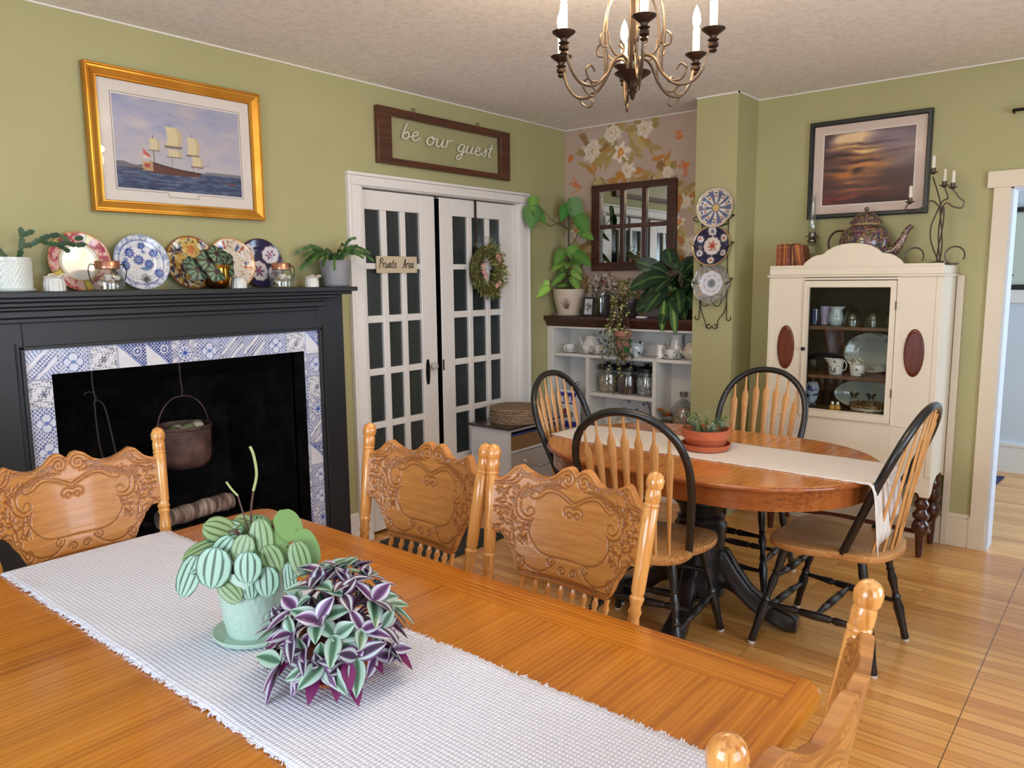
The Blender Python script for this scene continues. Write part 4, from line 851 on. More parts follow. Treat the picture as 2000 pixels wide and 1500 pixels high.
# --- helper to stand things in cabinet coordinates
def CL(lx,ly,z): return (4.76+ly,1.248-lx,z)
def plateprof(r): return [(.0,0),(r*.55,0),(r*.60,.002),(r*.66,r*.06),(r*.98,r*.13),(r,r*.145)]
def decorated(name,label,cat,r,fn,loc,rz=0,tilt=0,group=None,nr=26,na=96,sx=1,scal=0,lift=True,ns=0,spec=None):
    """plate standing upright, face to local -y, leaning back by tilt; centre of base at loc"""
    prof=plateprof(r); L=[0]
    for p,q in zip(prof,prof[1:]): L.append(L[-1]+math.hypot(q[0]-p[0],q[1]-p[1]))
    s_=np.linspace(0,L[-1],nr); rr=np.interp(s_,L,[p[0] for p in prof]); hh=np.interp(s_,L,[p[1] for p in prof]); rr[0]=1e-4
    A=np.linspace(0,2*PI,na+1); RR,AA=np.meshgrid(rr,A,indexing='ij'); HH=np.repeat(hh[:,None],na+1,1)
    k=1+scal*np.cos(ns*AA)*(RR/r)**3; X=RR*k*np.cos(AA)*sx; Z=RR*k*np.sin(AA); C=L3(np.clip(fn(X/r/sx,Z/r),0,255))
    ct,st=math.cos(tilt),math.sin(tilt); sh=r
    def pos(D): Y=-HH-D+.145*r; z=Z+sh; return np.stack([X,Y*ct+z*st,z*ct-Y*st],-1)
    b=M(); Pf=pos(0.004); Pb=pos(-.0); b.grid(Pf,C); b.grid(Pb[::-1],np.ones_like(C)*L3(np.array([226,222,214.])))
    b.grid(np.stack([Pf[-1],Pb[-1]],1),np.stack([C[-1],C[-1]],1)); 
    o=b.build(name,CER,loc=loc,rz=rz,sharp=60); return tag(o,label,cat,group)
def butterfly(C,X,Y,cx,cy,s_,col=(40,36,36)):
    for m in (-1,1):
        C=blend(C,lens(X,Y,cx+m*s_*.5,cy+s_*.28,s_*1.15,s_*.62,m*.6,.01),col); C=blend(C,lens(X,Y,cx+m*s_*.32,cy-s_*.25,s_*.7,s_*.5,-m*.9,.01),col)
    return blend(C,lens(X,Y,cx,cy,s_*.1,s_*.1,0,.01),col)
def platter_grey(X,Y):
    C=np.ones(X.shape+(3,))*np.array([196,200,196.]); r=np.hypot(X,Y); n=fbm(X+3,Y+3,5,41); C=blend(C,((r>.72)&(n>.56))*.7,(120,124,116)); C=blend(C,(np.abs(r-.70)<.012)*.4,(150,150,140)); return C
def platter_bfly(X,Y):
    C=np.ones(X.shape+(3,))*np.array([188,200,188.]); 
    for (x,y) in ((-.42,-.1),(.1,-.1),(.62,-.12)): C=butterfly(C,X*1.0,Y*.45,x,y*.5,.16)
    return C
decorated('serving_platter','large oval grey-patterned platter leaning on the middle shelf of the china cabinet','platter',.115,platter_grey,CL(.055,-.085,.949),R(-90),.12,sx=1.35)
decorated('serving_platter','long white platter with black butterflies leaning on the bottom shelf of the china cabinet','platter',.085,platter_bfly,CL(.045,-.10,.736),R(-90),.15,sx=2.15)
def spotted(name,base,spot,sc_=40,lo=.60,hi=.64,rough=.15):
    if name in MATS: return MATS[name]
    m=mat(name,base,rough,coat=.3); n=tex(m,'ShaderNodeTexNoise',coords(m),Scale=sc_,Detail=2.); lk(m,ramp(m,n.outputs[0],[(lo,base),(hi,spot)]),pr(m).inputs['Base Color']); return m
PORC=mat('white_porcelain',S(228,226,222),.15,coat=.3); FLOR=spotted('floral_porcelain',S(228,224,220),S(110,106,116)); GL_=glassy('clear_glass',(.93,.95,.95,1),.22,.03)
def cup(label,loc,r,h,m,group=None,rz=0,kind='tea_cup',saucer=True,handle=True,cat='cup',prof=None):
    t=thing(kind,label,cat,loc,rz,group)
    z0=.006 if saucer else 0
    P=prof or [(.3,0),(.45,.02),(.42,.08),(.7,.3),(.9,.65),(1,1),(.95,1),(.85,.65),(.6,.25),(.001,.12)]
    M().lathe([(a*r,z0+c*h) for a,c in P],n=24).build('cup_body' if kind=='tea_cup' else 'body',m,t)
    if handle: M().tube([(r*.85+.35*r*math.sin(a)*1.3,0,z0+h*(.55+.33*math.cos(a))) for a in np.linspace(0,PI,10)],r*.09,6).build('handle',m,t)
    if saucer: M().lathe([(.001,0),(r*.8,0),(r*1.0,.002),(r*1.65,.012),(r*1.65,.014),(r*.9,.006),(.001,.005)],n=28).build('saucer',m,t)
    return t
def pitcher(kind,label,cat,loc,rz,r,h,m,spout=True,handle=1,lid=False,knob=True,prof=None,spout_tube=False,hr=.09,group=None):
    """jug or teapot; spout to local +x, handle to local -x"""
    t=thing(kind,label,cat,loc,rz,group)
    P=prof or [(.62,0),(.68,.02),(.9,.2),(1,.38),(.92,.6),(.66,.82),(.62,.9),(.72,1),(.66,1),(.56,.88),(.001,.86)]
    b=M(); b.lathe([(a*r,c*h) for a,c in P],n=28)
    if spout and not spout_tube:
        for i in range(len(b.v)):
            x,y,z=b.v[i]
            if z>h*.85 and x>0: k=(x/r)**3*(z/h-.85)/.15; b.v[i]=(x+r*.55*k,y*(1-.35*k),z+.05*h*k)
    b.build('body',m,t)
    if spout_tube: M().tube(smoothp([(r*.8,0,h*.28),(r*1.2,0,h*.36),(r*1.38,0,h*.62),(r*1.62,0,h*.86)],5),[r*.24,r*.23,r*.22,r*.2,r*.18,r*.16,r*.15,r*.14,r*.13,r*.12,r*.11,r*.11,r*.1,r*.1,r*.1,r*.1],10).build('spout',m,t)
    if handle: M().tube(smoothp([(-r*.6,0,h*.82),(-r*1.1,0,h*.92),(-r*1.45,0,h*.66),(-r*1.3,0,h*.36),(-r*.9,0,h*.24)],5),r*hr,8,.8).build('handle',m,t)
    if lid:
        M().lathe([(r*.6,h*.88),(r*.62,h*.9),(r*.5,h*1.0),(r*.25,h*1.08),(r*.06,h*1.1),(r*.05,h*1.13),(r*.11,h*1.17),(r*.09,h*1.22),(.001,h*1.24)],n=20).build('lid',m,t)
    return t
JP=[(.7,0),(.75,.02),(1,.25),(.98,.45),(.72,.8),(.85,1),(.8,1),(.66,.8),(.001,.7)]
pitcher('jug','pale blue jug without handle, top shelf of the china cabinet','jug',CL(-.115,-.20,1.223),R(-90),.042,.105,mat('pale_blue_glaze',S(186,200,208),.15,coat=.3),handle=0,prof=JP)
cup('lilac cup at the left of the top shelf of the china cabinet',CL(-.185,-.17,1.223),.030,.105,mat('lilac_glaze',S(178,166,200),.2,coat=.3),saucer=False,handle=False,kind='beaker',cat='cup',prof=[(.7,0),(.8,.02),(.8,.1),(.8,.3),(.92,.6),(1,1),(.94,1),(.8,.4),(.001,.2)])
cup('blue glass tumbler at the left edge of the top shelf of the china cabinet',CL(-.235,-.20,1.223),.030,.09,glassy('blue_glass',(.55,.65,.85,1),.25,.03),saucer=False,handle=False,kind='glass_tumbler',cat='glass',prof=[(.8,0),(.9,.02),(1,1),(.95,1),(.85,.06),(.001,.06)])
GOB=[(1,0),(1.02,.02),(1,.35),(.8,.72),(.4,.95),(.15,1),(.1,1),(.35,.93),(.75,.7),(.95,.35),(.97,.01)]
for (lx,lab,g) in ((-.025,'upturned clear glass dome next to the pale blue jug in the china cabinet',1),(.085,'upturned clear glass dome, middle one on the cabinet top shelf',1),(.185,'upturned clear glass dome at the right end of the cabinet top shelf',1)):
    cup(lab,CL(lx,-.20,1.223),.048,.10,GL_,saucer=False,handle=False,kind='glass_dome',cat='glass',prof=GOB,group='glass domes in the china cabinet')
pitcher('creamer','white creamer with dark sprigs on the middle shelf of the china cabinet','creamer',CL(-.09,-.25,.949),R(90),.040,.085,FLOR,prof=[(.8,0),(.85,.02),(.95,.3),(.95,.6),(1.1,1),(1.03,1),(.88,.6),(.001,.5)])
pitcher('sugar_bowl','white lidded sugar bowl with dark sprigs on the middle shelf of the china cabinet','sugar bowl',CL(.03,-.26,.949),R(-90),.045,.062,FLOR,spout=False,handle=0,lid=True,prof=[(.7,0),(.75,.02),(.85,.2),(.95,.9),(.9,1),(.8,.9),(.001,.8)])
pitcher('tureen','clear glass tureen at the left of the cabinet middle shelf','tureen',CL(-.24,-.15,.949),R(-90),.070,.06,GL_,spout=False,handle=1,lid=True,prof=[(.5,0),(.55,.02),(.9,.4),(1,1),(.95,1),(.85,.4),(.001,.1)])
BWP=spotted('blue_and_white_porcelain',S(206,214,226),S(58,74,140),30,.52,.56)
pitcher('ginger_jar','blue and white vase at the left of the cabinet bottom shelf','vase',CL(-.245,-.17,.736),R(-90),.045,.15,BWP,spout=False,handle=0,prof=[(.6,0),(.65,.02),(.55,.1),(.95,.6),(1,.8),(.7,.97),(.72,1),(.001,.99)])
tag(M().lathe([(.001,0),(.05,0),(.07,.02),(.085,.03),(.083,.033),(.05,.006),(.001,.005)],n=24).build('glass_dish',GL_,loc=CL(-.155,-.26,.736)),'shallow clear glass dish on the cabinet bottom shelf','dish')
BB=mat('brown_beaded_border',S(150,122,78),.5); bo=thing('butterfly_bowl','white bowl with black butterflies and woven border on the cabinet bottom shelf','bowl',CL(.10,-.25,.736),R(-90))
def bowlc(X,Y): return X
b=M(); na=60; A=np.linspace(0,2*PI,na+1); H=np.linspace(0,.045,16); AA,HH=np.meshgrid(A,H,indexing='ij'); rr=.085+.02*HH/.045; u=AA*1.0; C=np.ones(AA.shape+(3,))*np.array([218,208,196.])
for ac in (PI*1.42,PI*1.68,PI*1.2): C=butterfly(C,(AA-ac)*1.0,(HH-.022)*11,0,0,.17)
b.grid(np.stack([rr*np.cos(AA),rr*np.sin(AA),HH],-1),L3(C)); b.build('body',CER,bo)
M().lathe([(.105,.043),(.107,.06),(.100,.06),(.098,.02),(.001,.01)],n=30).build('woven_border',spotted('beaded_border_pattern',S(150,120,74),S(84,64,44),90,.5,.55),bo)
for lx in (-.085,-.055):
    t=thing('salt_shaker','small amber glass shaker, left one of the pair in front of the butterfly platter' if lx<-.07 else 'small amber glass shaker, right one of the pair in front of the butterfly platter','shaker',CL(lx,-.30,.736),0,'amber shakers in the china cabinet')
    M().lathe([(.012,0),(.016,.01),(.018,.03),(.012,.045)],n=12).build('body',mat('amber_glass',S(196,140,52),.15,coat=.3),t); M().lathe([(.012,.045),(.013,.055),(.008,.064),(.001,.065)],n=12).build('cap',mat('silver_cap',S(200,196,190),.2,.9),t)
# --- things on top of the cabinet (top face z 1.552)
BK=[(S(140,66,34),.013,.13,0),(S(168,100,50),.010,.135,0),(S(120,50,32),.014,.132,0),(S(176,96,40),.012,.134,0),(S(146,74,44),.016,.128,0),(S(112,50,60),.014,.126,.05),(S(176,120,60),.010,.133,.02),(S(96,44,40),.013,.134,.10),(S(160,84,40),.012,.130,.14),(S(190,112,50),.014,.128,.18),(S(128,60,36),.020,.124,.22)]
x=-.435; CLH=mat('page_edges',S(214,196,160),.8)
BL=['leftmost old leather book on the china cabinet','second old leather book from the left on the china cabinet','third old leather book from the left on the china cabinet','fourth old leather book from the left on the china cabinet','fifth old leather book from the left on the china cabinet','sixth, purplish old leather book on the china cabinet','seventh, thin tan old leather book on the china cabinet','eighth old leather book, starting to lean, on the china cabinet','ninth old leather book, leaning, on the china cabinet','tenth old leather book, orange and leaning, on the china cabinet','rightmost old leather book, leaning most, on the china cabinet']
for k,(c,wd,h,ln) in enumerate(BK):
    t=thing('old_book',BL[k],'book',CL(x,-.20,1.553),R(-90),'old leather books on the china cabinet'); rot=Matrix.Rotation(-ln,4,'Y')
    b=M(); b.T=rot; b.box(0,.002,-.10,.0,0,h); b.box(wd-.003,wd-.001,-.10,0,0,h); b.box(0,wd-.001,-.104,-.10,0,h)
    for z in (.25,.5,.75): b.box(-.0005,wd-.0005,-.106,-.103,h*z-.002,h*z+.002)
    b.build('cover',spotted('leather_%d'%k,c,S(206,150,80),120,.62,.68,.5),t); b=M(); b.T=rot; b.box(.002,wd-.003,-.10,-.004,.003,h-.003); b.build('pages',CLH,t,smooth=False)
    x+=wd+.0015+(h*math.sin(BK[min(k+1,10)][3])-h*math.sin(ln))*.0+.002*(ln>0)
lamp=thing('oil_lamp','clear glass oil lamp with slim chimney behind the books on the china cabinet','lamp',CL(-.315,-.065,1.553),R(-90))
BRS=mat('tarnished_silver',S(120,112,100),.25,.9)
M().lathe([(.045,0),(.05,.006),(.03,.02),(.015,.04),(.02,.06),(.05,.08),(.058,.105),(.05,.13),(.02,.15)],n=24).build('font',GL_,lamp)
M().lathe([(.02,.148),(.026,.152),(.026,.160),(.018,.165),(.020,.175),(.036,.180),(.036,.184),(.022,.188),(.022,.20),(.016,.205)],n=20).build('burner',BRS,lamp)
M().lathe([(.020,.20),(.026,.225),(.029,.25),(.022,.29),(.014,.33),(.011,.38),(.012,.42),(.011,.42),(.010,.38),(.013,.33),(.021,.29),(.028,.25),(.025,.225),(.019,.20)],n=20).build('glass_chimney',GL_,lamp)
M().tube([(.02,0,.17),(.05,0,.17)],.002,6).build('wick_key',BRS,lamp)
# chintz teapot, large
CH=mat('brown_chintz_glaze',S(90,50,36),.2,coat=.4); v=coords(CH); n=tex(CH,'ShaderNodeTexVoronoi',v,Scale=75.,Randomness=1.); lk(CH,ramp(CH,n.outputs['Distance'],[(.0,S(226,196,150)),(.22,S(190,130,70)),(.42,S(110,44,40)),(.6,S(54,30,24))]),pr(CH).inputs['Base Color'])
n3=tex(CH,'ShaderNodeTexVoronoi',v,Scale=75.); mm=nd(CH,'ShaderNodeMixRGB',blend_type='MIX'); mm.inputs[0].default_value=.12; lk(CH,pr(CH).inputs['Base Color'].links[0].from_socket,mm.inputs[1]); lk(CH,n3.outputs['Color'],mm.inputs[2]); hs=nd(CH,'ShaderNodeHueSaturation'); hs.inputs['Saturation'].default_value=.95; hs.inputs['Value'].default_value=.8; lk(CH,mm.outputs[0],hs.inputs['Color']); lk(CH,hs.outputs[0],pr(CH).inputs['Base Color'])
tp=thing('chintz_teapot','large brown chintz-patterned teapot on top of the china cabinet','teapot',CL(.0,-.13,1.553),R(-90))
M().lathe([(.07,0),(.085,.01),(.105,.05),(.132,.10),(.138,.14),(.125,.185),(.098,.215),(.07,.228),(.068,.236)],n=48).build('body',CH,tp)
M().lathe([(.076,.236),(.088,.238),(.086,.246),(.07,.262),(.05,.285),(.03,.298),(.010,.302),(.008,.306),(.013,.314),(.012,.322),(.001,.328)],n=32).build('lid',CH,tp)
M().lathe([(.070,.228),(.076,.233),(.072,.240)],n=32).build('cream_neck_band',mat('cream_band',S(210,180,130),.3),tp)
M().tube(smoothp([(.10,0,.07),(.15,0,.085),(.185,0,.13),(.205,0,.18),(.235,0,.215)],5),[.042,.040,.038,.036,.034,.032,.030,.028,.026,.024,.022,.020,.019,.018,.017,.016,.016,.015,.015,.015,.015],14).build('spout',CH,tp)
M().tube(smoothp([(-.105,0,.20),(-.16,0,.20),(-.195,0,.16),(-.195,0,.11),(-.165,0,.065),(-.12,0,.055)],6),.0065,8).build('handle',mat('dark_brown_handle',S(70,42,26),.3,coat=.3),tp)
# candelabra with four candles
cn=thing('candelabra','grey wrought iron candelabra with curled arms on the right of the china cabinet','candelabra',CL(.37,-.17,1.553),R(-90))
GIR=mat('grey_wrought_iron',S(96,86,76),.45,.7)
CP=[(-.145,.01,.345),(-.035,-.03,.485),(.01,.03,.42),(.055,.0,.405)]
b=M()
trunk=lambda ph:[(.010*math.sin(ph+z*14)+.012,.010*math.cos(ph+z*14),z) for z in np.linspace(.01,.30,22)]
for ph in (0,2.1,4.2): b.tube(trunk(ph),.0042,6)
b.tube(smoothp([(.01,0,.02),(-.03,0,.12),(-.035,0,.20),(-.01,0,.28),(.0,0,.33),(-.035,-.03,.455)],6),.0042,6)
b.tube(smoothp([(0,0,.30),(-.04,0,.335),(-.09,0,.30),(-.13,0,.285),(-.165,.01,.30),(-.155,.01,.325),(-.145,.01,.33)],6),.0042,6)
b.tube(smoothp([(0,0,.28),(.03,0,.32),(.06,.0,.30),(.10,0,.29),(.11,0,.32),(.085,0,.345),(.055,.0,.39)],6),.0042,6)
b.tube(smoothp([(0,0,.29),(.01,.01,.33),(.03,.03,.345),(.02,.03,.38),(.01,.03,.405)],6),.0042,6)
for (cx,r0,a0) in ((-.10,.045,0),(.09,.045,0)):
    b.tube([(cx+(r0-.0*a)*math.cos(a),-.03,.048+r0*math.sin(a)) for a in np.linspace(-.5,5.2,26)],.0042,6)
b.tube(smoothp([(.01,0,.02),(-.05,-.02,.006),(-.10,-.03,.005)],5),.0042,6); b.tube(smoothp([(.01,0,.02),(.05,-.02,.006),(.10,-.03,.005)],5),.0042,6); b.tube(smoothp([(.01,0,.02),(.02,.04,.02),(.03,.07,.006)],5),.0042,6)
for c in CP: b.lathe([(.004,-.02),(.014,-.012),(.024,-.008),(.025,-.005),(.012,-.003),(.012,.014),(.009,.014)],c,14)
b.build('iron_stem',GIR,cn)
WAX=mat('white_candle_wax',S(232,224,208),.5)
for c,lab in zip(CP,('white candle on the low left arm of the candelabra','white candle on the tallest arm of the candelabra','white candle on the middle right arm of the candelabra','white candle on the far right arm of the candelabra')):
    M_=M().lathe([(.0085,0),(.0088,.01),(.0085,.075),(.006,.079),(.001,.079)],n=14); o=M_.build('candle',WAX,loc=CL(.37+c[0],-.17+c[1],1.553+c[2]-.003)); tag(o,lab,'candle','candles in the candelabra')
# ================================================================ alcove built-in shelf unit (world coordinates)
UW=plaster('white_shelf_paint',S(226,224,220),S(218,216,212),.4,30,.03)
un=thing('built_in_shelf','white built-in shelf unit with dark wooden ledge filling the alcove','shelf',(4.53,2.82,0))
b=M(); b.box(4.53,4.76,3.345,3.402,.0,1.15); b.box(4.53,4.76,2.213,2.24,0,1.15); b.box(4.53,4.76,2.24,3.345,.943,.965); b.box(4.53,4.76,3.033,3.059,.10,.943); b.box(4.53,4.76,2.497,2.524,.10,.943); b.box(4.53,4.76,2.524,3.033,.672,.698); b.box(4.53,4.76,2.24,3.345,.10,.128); b.box(4.53,4.55,2.24,3.345,0,.10); b.box(4.53,4.76,3.059,3.345,.40,.42); b.box(4.53,4.76,2.24,2.497,.50,.52); b.box(4.53,4.76,2.524,3.033,.40,.42)
b.box(4.755,4.762,2.213,3.402,0,1.15); b.box(4.53,4.76,2.213,3.402,1.145,1.16)
b.build('shelf_carcass',UW,un,True,bevel=.002)
b=M(); o=[(4.53,1.158),(4.525,1.165),(4.515,1.185),(4.497,1.205),(4.488,1.215),(4.488,1.235),(4.762,1.235),(4.762,1.158)]
b.prism([(a,c) for a,c in o],2.212,3.403,'y')
b.build('wooden_ledge',DKW,un,True,bevel=.002)
FP2=spotted('white_china_purple_flowers',S(232,228,226),S(120,80,110),55,.60,.66); BFP=spotted('white_china_black_sprigs',S(234,232,230),S(40,40,44),60,.63,.66); CRP=spotted('cream_china_grey_flowers',S(214,204,190),S(120,112,104),45,.6,.66)
SZ=.966
pitcher('teapot','white lidded teapot at the back left of the alcove upper shelf','teapot',(4.66,3.10,SZ),R(90),.062,.125,PORC,lid=True,spout_tube=True)
cup('black-sprigged teacup at the left end of the alcove upper shelf',(4.585,3.235,SZ),.036,.055,BFP,'teacups on the alcove shelf',R(150))
cup('purple-flowered teacup second from the left on the alcove upper shelf',(4.578,3.085,SZ),.036,.055,FP2,'teacups on the alcove shelf',R(-100))
cup('purple-flowered teacup below the sprig of ivy on the alcove upper shelf',(4.585,2.985,SZ),.036,.055,FP2,'teacups on the alcove shelf',R(-60))
cup('teacup with dark red flower beside the dog-shaped jug on the alcove shelf',(4.575,2.41,SZ),.038,.055,BFP,'teacups on the alcove shelf',R(-120))
pitcher('small_jug','white small jug with dark red spot, left of the last teacup on the alcove shelf','jug',(4.585,2.50,SZ),R(90),.028,.09,spotted('white_red_spot',S(236,232,228),S(96,30,34),30,.66,.69),prof=[(1,0),(1.02,.02),(.85,.35),(.6,.6),(.75,.8),(.8,1),(.72,1),(.001,.9)])
pitcher('gravy_pitcher','light blue footed pitcher with white flowers, middle of the alcove upper shelf','pitcher',(4.60,2.70,SZ),R(-90),.062,.095,spotted('light_blue_floral_china',S(178,200,214),S(232,230,228),35,.52,.6),prof=[(.8,0),(.8,.04),(.5,.1),(.9,.3),(1,.5),(.9,.8),(1.1,1),(1.03,1),(.8,.8),(.001,.7)])
pitcher('coffee_jug','tall white jug at the back of the alcove upper shelf','jug',(4.70,2.435,SZ),R(-90),.046,.155,PORC,prof=[(.9,0),(.95,.02),(1,.3),(.92,.6),(.82,.9),(.9,1),(.84,1),(.76,.9),(.001,.85)],handle=1)
pitcher('teapot','cream lidded teapot at the right end of the alcove upper shelf','teapot',(4.66,2.30,SZ),R(90),.066,.11,CRP,lid=True,spout_tube=True)
for (y,lab,cc) in ((2.935,'glass canister with black lid holding green and pink pieces, leftmost',(168,150,130)),(2.775,'glass canister with black lid holding dark red pieces, middle one',(84,58,56)),(2.625,'glass canister with black lid holding grey pieces, rightmost',(150,150,152))):
    t=thing('glass_canister',lab,'canister',(4.635,y,.6985),0,'glass canisters in the alcove')
    M().lathe([(.060,0),(.070,.006),(.072,.12),(.060,.15),(.058,.16),(.055,.16),(.068,.12),(.066,.01)],n=28).build('glass_jar',GL_,t)
    M().lathe([(.058,.158),(.071,.16),(.071,.185),(.058,.196),(.02,.20),(.010,.204),(.020,.212),(.020,.218),(.001,.22)],n=24).build('black_lid',mat('black_lid_plastic',S(24,24,26),.4),t)
    M().lathe([(.060,.005),(.063,.02),(.064,.11),(.05,.125),(.001,.128)],n=20).build('contents',spotted('contents_%d'%cc[0],S(*cc),S(*[min(255,int(q*1.4)) for q in cc]),45,.45,.6,.7),t)
def aqua(X,Y):
    r=np.hypot(X,Y); C=np.ones(X.shape+(3,))*np.array([226,226,230.])
    for (x,y,s_) in ((.0,.78,.16),(-.42,.62,.13),(.55,.55,.13),(-.7,.2,.1),(.1,.2,.12)): C=butterfly(C,X,Y,x,y,s_,(60,70,96))
    return blend(C,(np.abs(r-.95)<.02)*.6,(150,160,180))
decorated('dinner_plate','white plate with blue swallows standing in the lower middle of the alcove shelves','plate',.125,aqua,(4.71,2.77,.42),R(-90),.10)
pitcher('teapot','white teapot with grey flowers behind the nearest hoop of the oval table chairs','teapot',(4.62,2.80,.42),R(-90),.065,.10,CRP,lid=True,spout_tube=True)
cup('white cup with dark blue flowers in the lower middle of the alcove shelves',(4.60,2.62,.42),.045,.07,BFP,'teacups on the alcove shelf',R(0))
es=thing('wire_easel','thin black wire display easel at the lower left of the alcove','easel',(4.60,3.20,.421),R(-90))
b=M()
for s in (-1,1): b.tube([(s*.05,0,0),(s*.004,0,.30)],.0022,5); b.tube([(s*(.004+.020)+.018*math.cos(a)*s*-1*(1-.08*a),0,.305+.018*math.sin(a)*(1-.08*a)+.01) for a in np.linspace(-.2,5.2,18)],.0022,5); b.tube([(s*.05,0,.10),(s*.05,-.04,.10),(s*.05,-.04,.12)],.0022,5)
b.tube([(-.035,0,.10),(.035,0,.10)],.002,5); b.tube([(0,.0,.30),(0,.10,0)],.0022,5); b.build('wire',IRON,es)
# blue and white carton behind the left hoop-back chair
def carton(U,V):
    C=np.ones(U.shape+(3,))*np.array([226,226,232.]); B=(52,52,150)
    for (a,c) in ((.235,.262),(.175,.190),(.0,.05)): C=blend(C,((V>a)&(V<c)).astype(float),B)
    C=blend(C,((V>.195)&(V<.232)&(U>.012)&(U<.14)&(np.sin(U*190)>-.2)).astype(float),B); C=blend(C,((V>.198)&(V<.228)&(U>.02)&(U<.13)&(np.sin(U*190+1)>.75)),(226,226,232)); C=blend(C,sdisc(U,V,.06,.11,.035,.003),(150,60,80)); C=blend(C,sdisc(U,V,.10,.10,.025,.003),(120,150,120)); return C
ct=thing('carton','blue and white printed carton behind the left hoop-back chair','carton',(4.535,3.20,.421),R(-90))
M().box(-.075,.075,-.028,.028,0,.28).build('box_body',mat('white_card',S(222,222,228),.6),ct,smooth=False); painted('printed_front',PAINT,ct,-.075,.075,0,.28,-.0285,carton,.004)
# glass demijohn, dried flowers and red succulents at the right of the alcove
gd=thing('glass_jug','large clear glass bottle with metal cap at the right of the alcove, beside the column','bottle',(4.62,2.335,.5205))
M().lathe([(.07,0),(.085,.01),(.09,.06),(.085,.11),(.055,.15),(.022,.175),(.020,.20),(.018,.20),(.019,.175),(.05,.145),(.08,.11),(.085,.06)],n=28).build('glass_body',GL_,gd); M().lathe([(.026,.195),(.027,.225),(.001,.227)],n=16).build('cap',mat('grey_metal_cap',S(140,140,136),.35,.8),gd)
M().lathe([(.07,.005),(.078,.05),(.07,.09),(.04,.12),(.001,.13)],n=20).build('dried_flowers',spotted('dried_pink_flowers',S(176,140,124),S(120,104,90),40,.45,.6,.9),gd)
rs=thing('red_succulents','small glass dish of red and orange succulents at the right of the alcove','plant',(4.568,2.438,.5205))
M().lathe([(.05,0),(.055,.005),(.055,.03),(.05,.03),(.05,.006),(.001,.005)],n=20).build('glass_dish',GL_,rs); M().lathe([(.048,.006),(.05,.025),(.001,.03)],n=16).build('gravel',mat('brown_gravel',S(90,76,60),.9),rs)
b=M(); r_=random.Random(4)
for k in range(11):
    c=(r_.uniform(-.035,.035),r_.uniform(-.03,.04),r_.uniform(.04,.10)); cc=S(*r_.choice([(168,44,50),(190,70,44),(196,120,56),(150,40,60),(120,130,70)]))
    for j in range(12): a=j*2.4; e=.2+.09*j; leafm(b,c,(math.cos(a)*math.cos(e),math.sin(a)*math.cos(e),math.sin(e)),(0,0,1),.024,.014,cc,None,-.2,2)
b.build('rosettes',LEAF,rs)
# ================================================================ painted chest (local: x right, front -y; origin on the floor at back left)
DIS=mat('distressed_grey_white_paint',S(206,208,214),.6); v=coords(DIS,(1,1,.5)); n=tex(DIS,'ShaderNodeTexNoise',v,Scale=7,Detail=7.,Roughness=.7); lk(DIS,ramp(DIS,n.outputs[0],[(.28,S(120,118,118)),(.36,S(208,210,216)),(.8,S(214,216,222))]),pr(DIS).inputs['Base Color'])
GRY=plaster('grey_drawer_paint',S(178,176,176),S(166,164,166),.55,20,.05); DTOP=wood('espresso_chest_top',S(62,50,46),S(40,32,30),S(84,70,62),'x',3,.25,.4)
cs=thing('chest_of_drawers','small distressed white chest with dark top and wicker basket beside the french doors','chest',(3.65,3.37,0))
W_,D_=.62,.315
b=M(); b.box(0,.022,-D_,0,.03,.555); b.box(W_-.022,W_,-D_,0,.03,.555); b.box(.022,W_-.022,-.012,0,.03,.555)
for z0,z1 in ((.535,.555),(.395,.412),(.262,.274),(.128,.140),(.03,.05)): b.box(.022,W_-.022,-D_,-.012,z0,z1)
for x in (0,W_-.03): b.box(x,x+.03,-D_,-D_+.03,0,.03); b.box(x,x+.03,-.03,0,0,.03)
b.box(.01,.03,-D_-.004,-D_,.03,.555); b.box(W_-.03,W_-.01,-D_-.004,-D_,.03,.555)
b.build('carcass',DIS,cs,bevel=.002)
M().box(-.02,W_+.02,-D_-.025,.004,.555,.573).build('chest_top',DTOP,cs,bevel=.003)
for z0,z1 in ((.278,.391),(.144,.258),(.054,.124)):
    d_=M().box(.032,W_-.032,-D_-.006,-D_+.012,z0,z1).build('drawer',GRY,cs,bevel=.002)
    for x in (.15,.47): M().turned((x,-D_-.006,(z0+z1)/2),(x,-D_-.030,(z0+z1)/2),[(0,.005),(.4,.005),(.55,.012),(.9,.011),(1,.002)],12).build('knob',mat('crystal_knob',S(222,220,218),.1,coat=.5),d_)
WICK=mat('wicker_weave',S(176,140,98),.75); v=coords(WICK); wv=tex(WICK,'ShaderNodeTexWave',v,Scale=38.,Distortion=2.,wave_type='BANDS'); wv.bands_direction='Z'; wx=tex(WICK,'ShaderNodeTexWave',v,Scale=26.,Distortion=2.,wave_type='BANDS')
mu=nd(WICK,'ShaderNodeMath',operation='MULTIPLY'); lk(WICK,wv.outputs['Fac'],mu.inputs[0]); lk(WICK,wx.outputs['Fac'],mu.inputs[1]); lk(WICK,ramp(WICK,mu.outputs[0],[(0,S(122,88,56)),(.5,S(190,154,112))]),pr(WICK).inputs['Base Color']); bump(WICK,mu.outputs[0],.9,.006)
bk=thing('wicker_basket','wicker basket with blue lining in the open top compartment of the painted chest','basket',(3.96,3.21,.4125))
M().ring(rrect(-.27,.27,-.155,.13,.02),rrect(-.26,.26,-.145,.12,.02),0,.092,'z').build('basket_body',WICK,bk,sharp=50); M().box(-.262,.262,-.147,.122,0,.005).build('basket_base',WICK,bk,smooth=False)
M().ring(rrect(-.266,.266,-.150,.126,.02),rrect(-.25,.25,-.135,.11,.02),.088,.104,'z').build('blue_lining',mat('blue_cotton_lining',S(52,66,128),.85),bk,sharp=50)
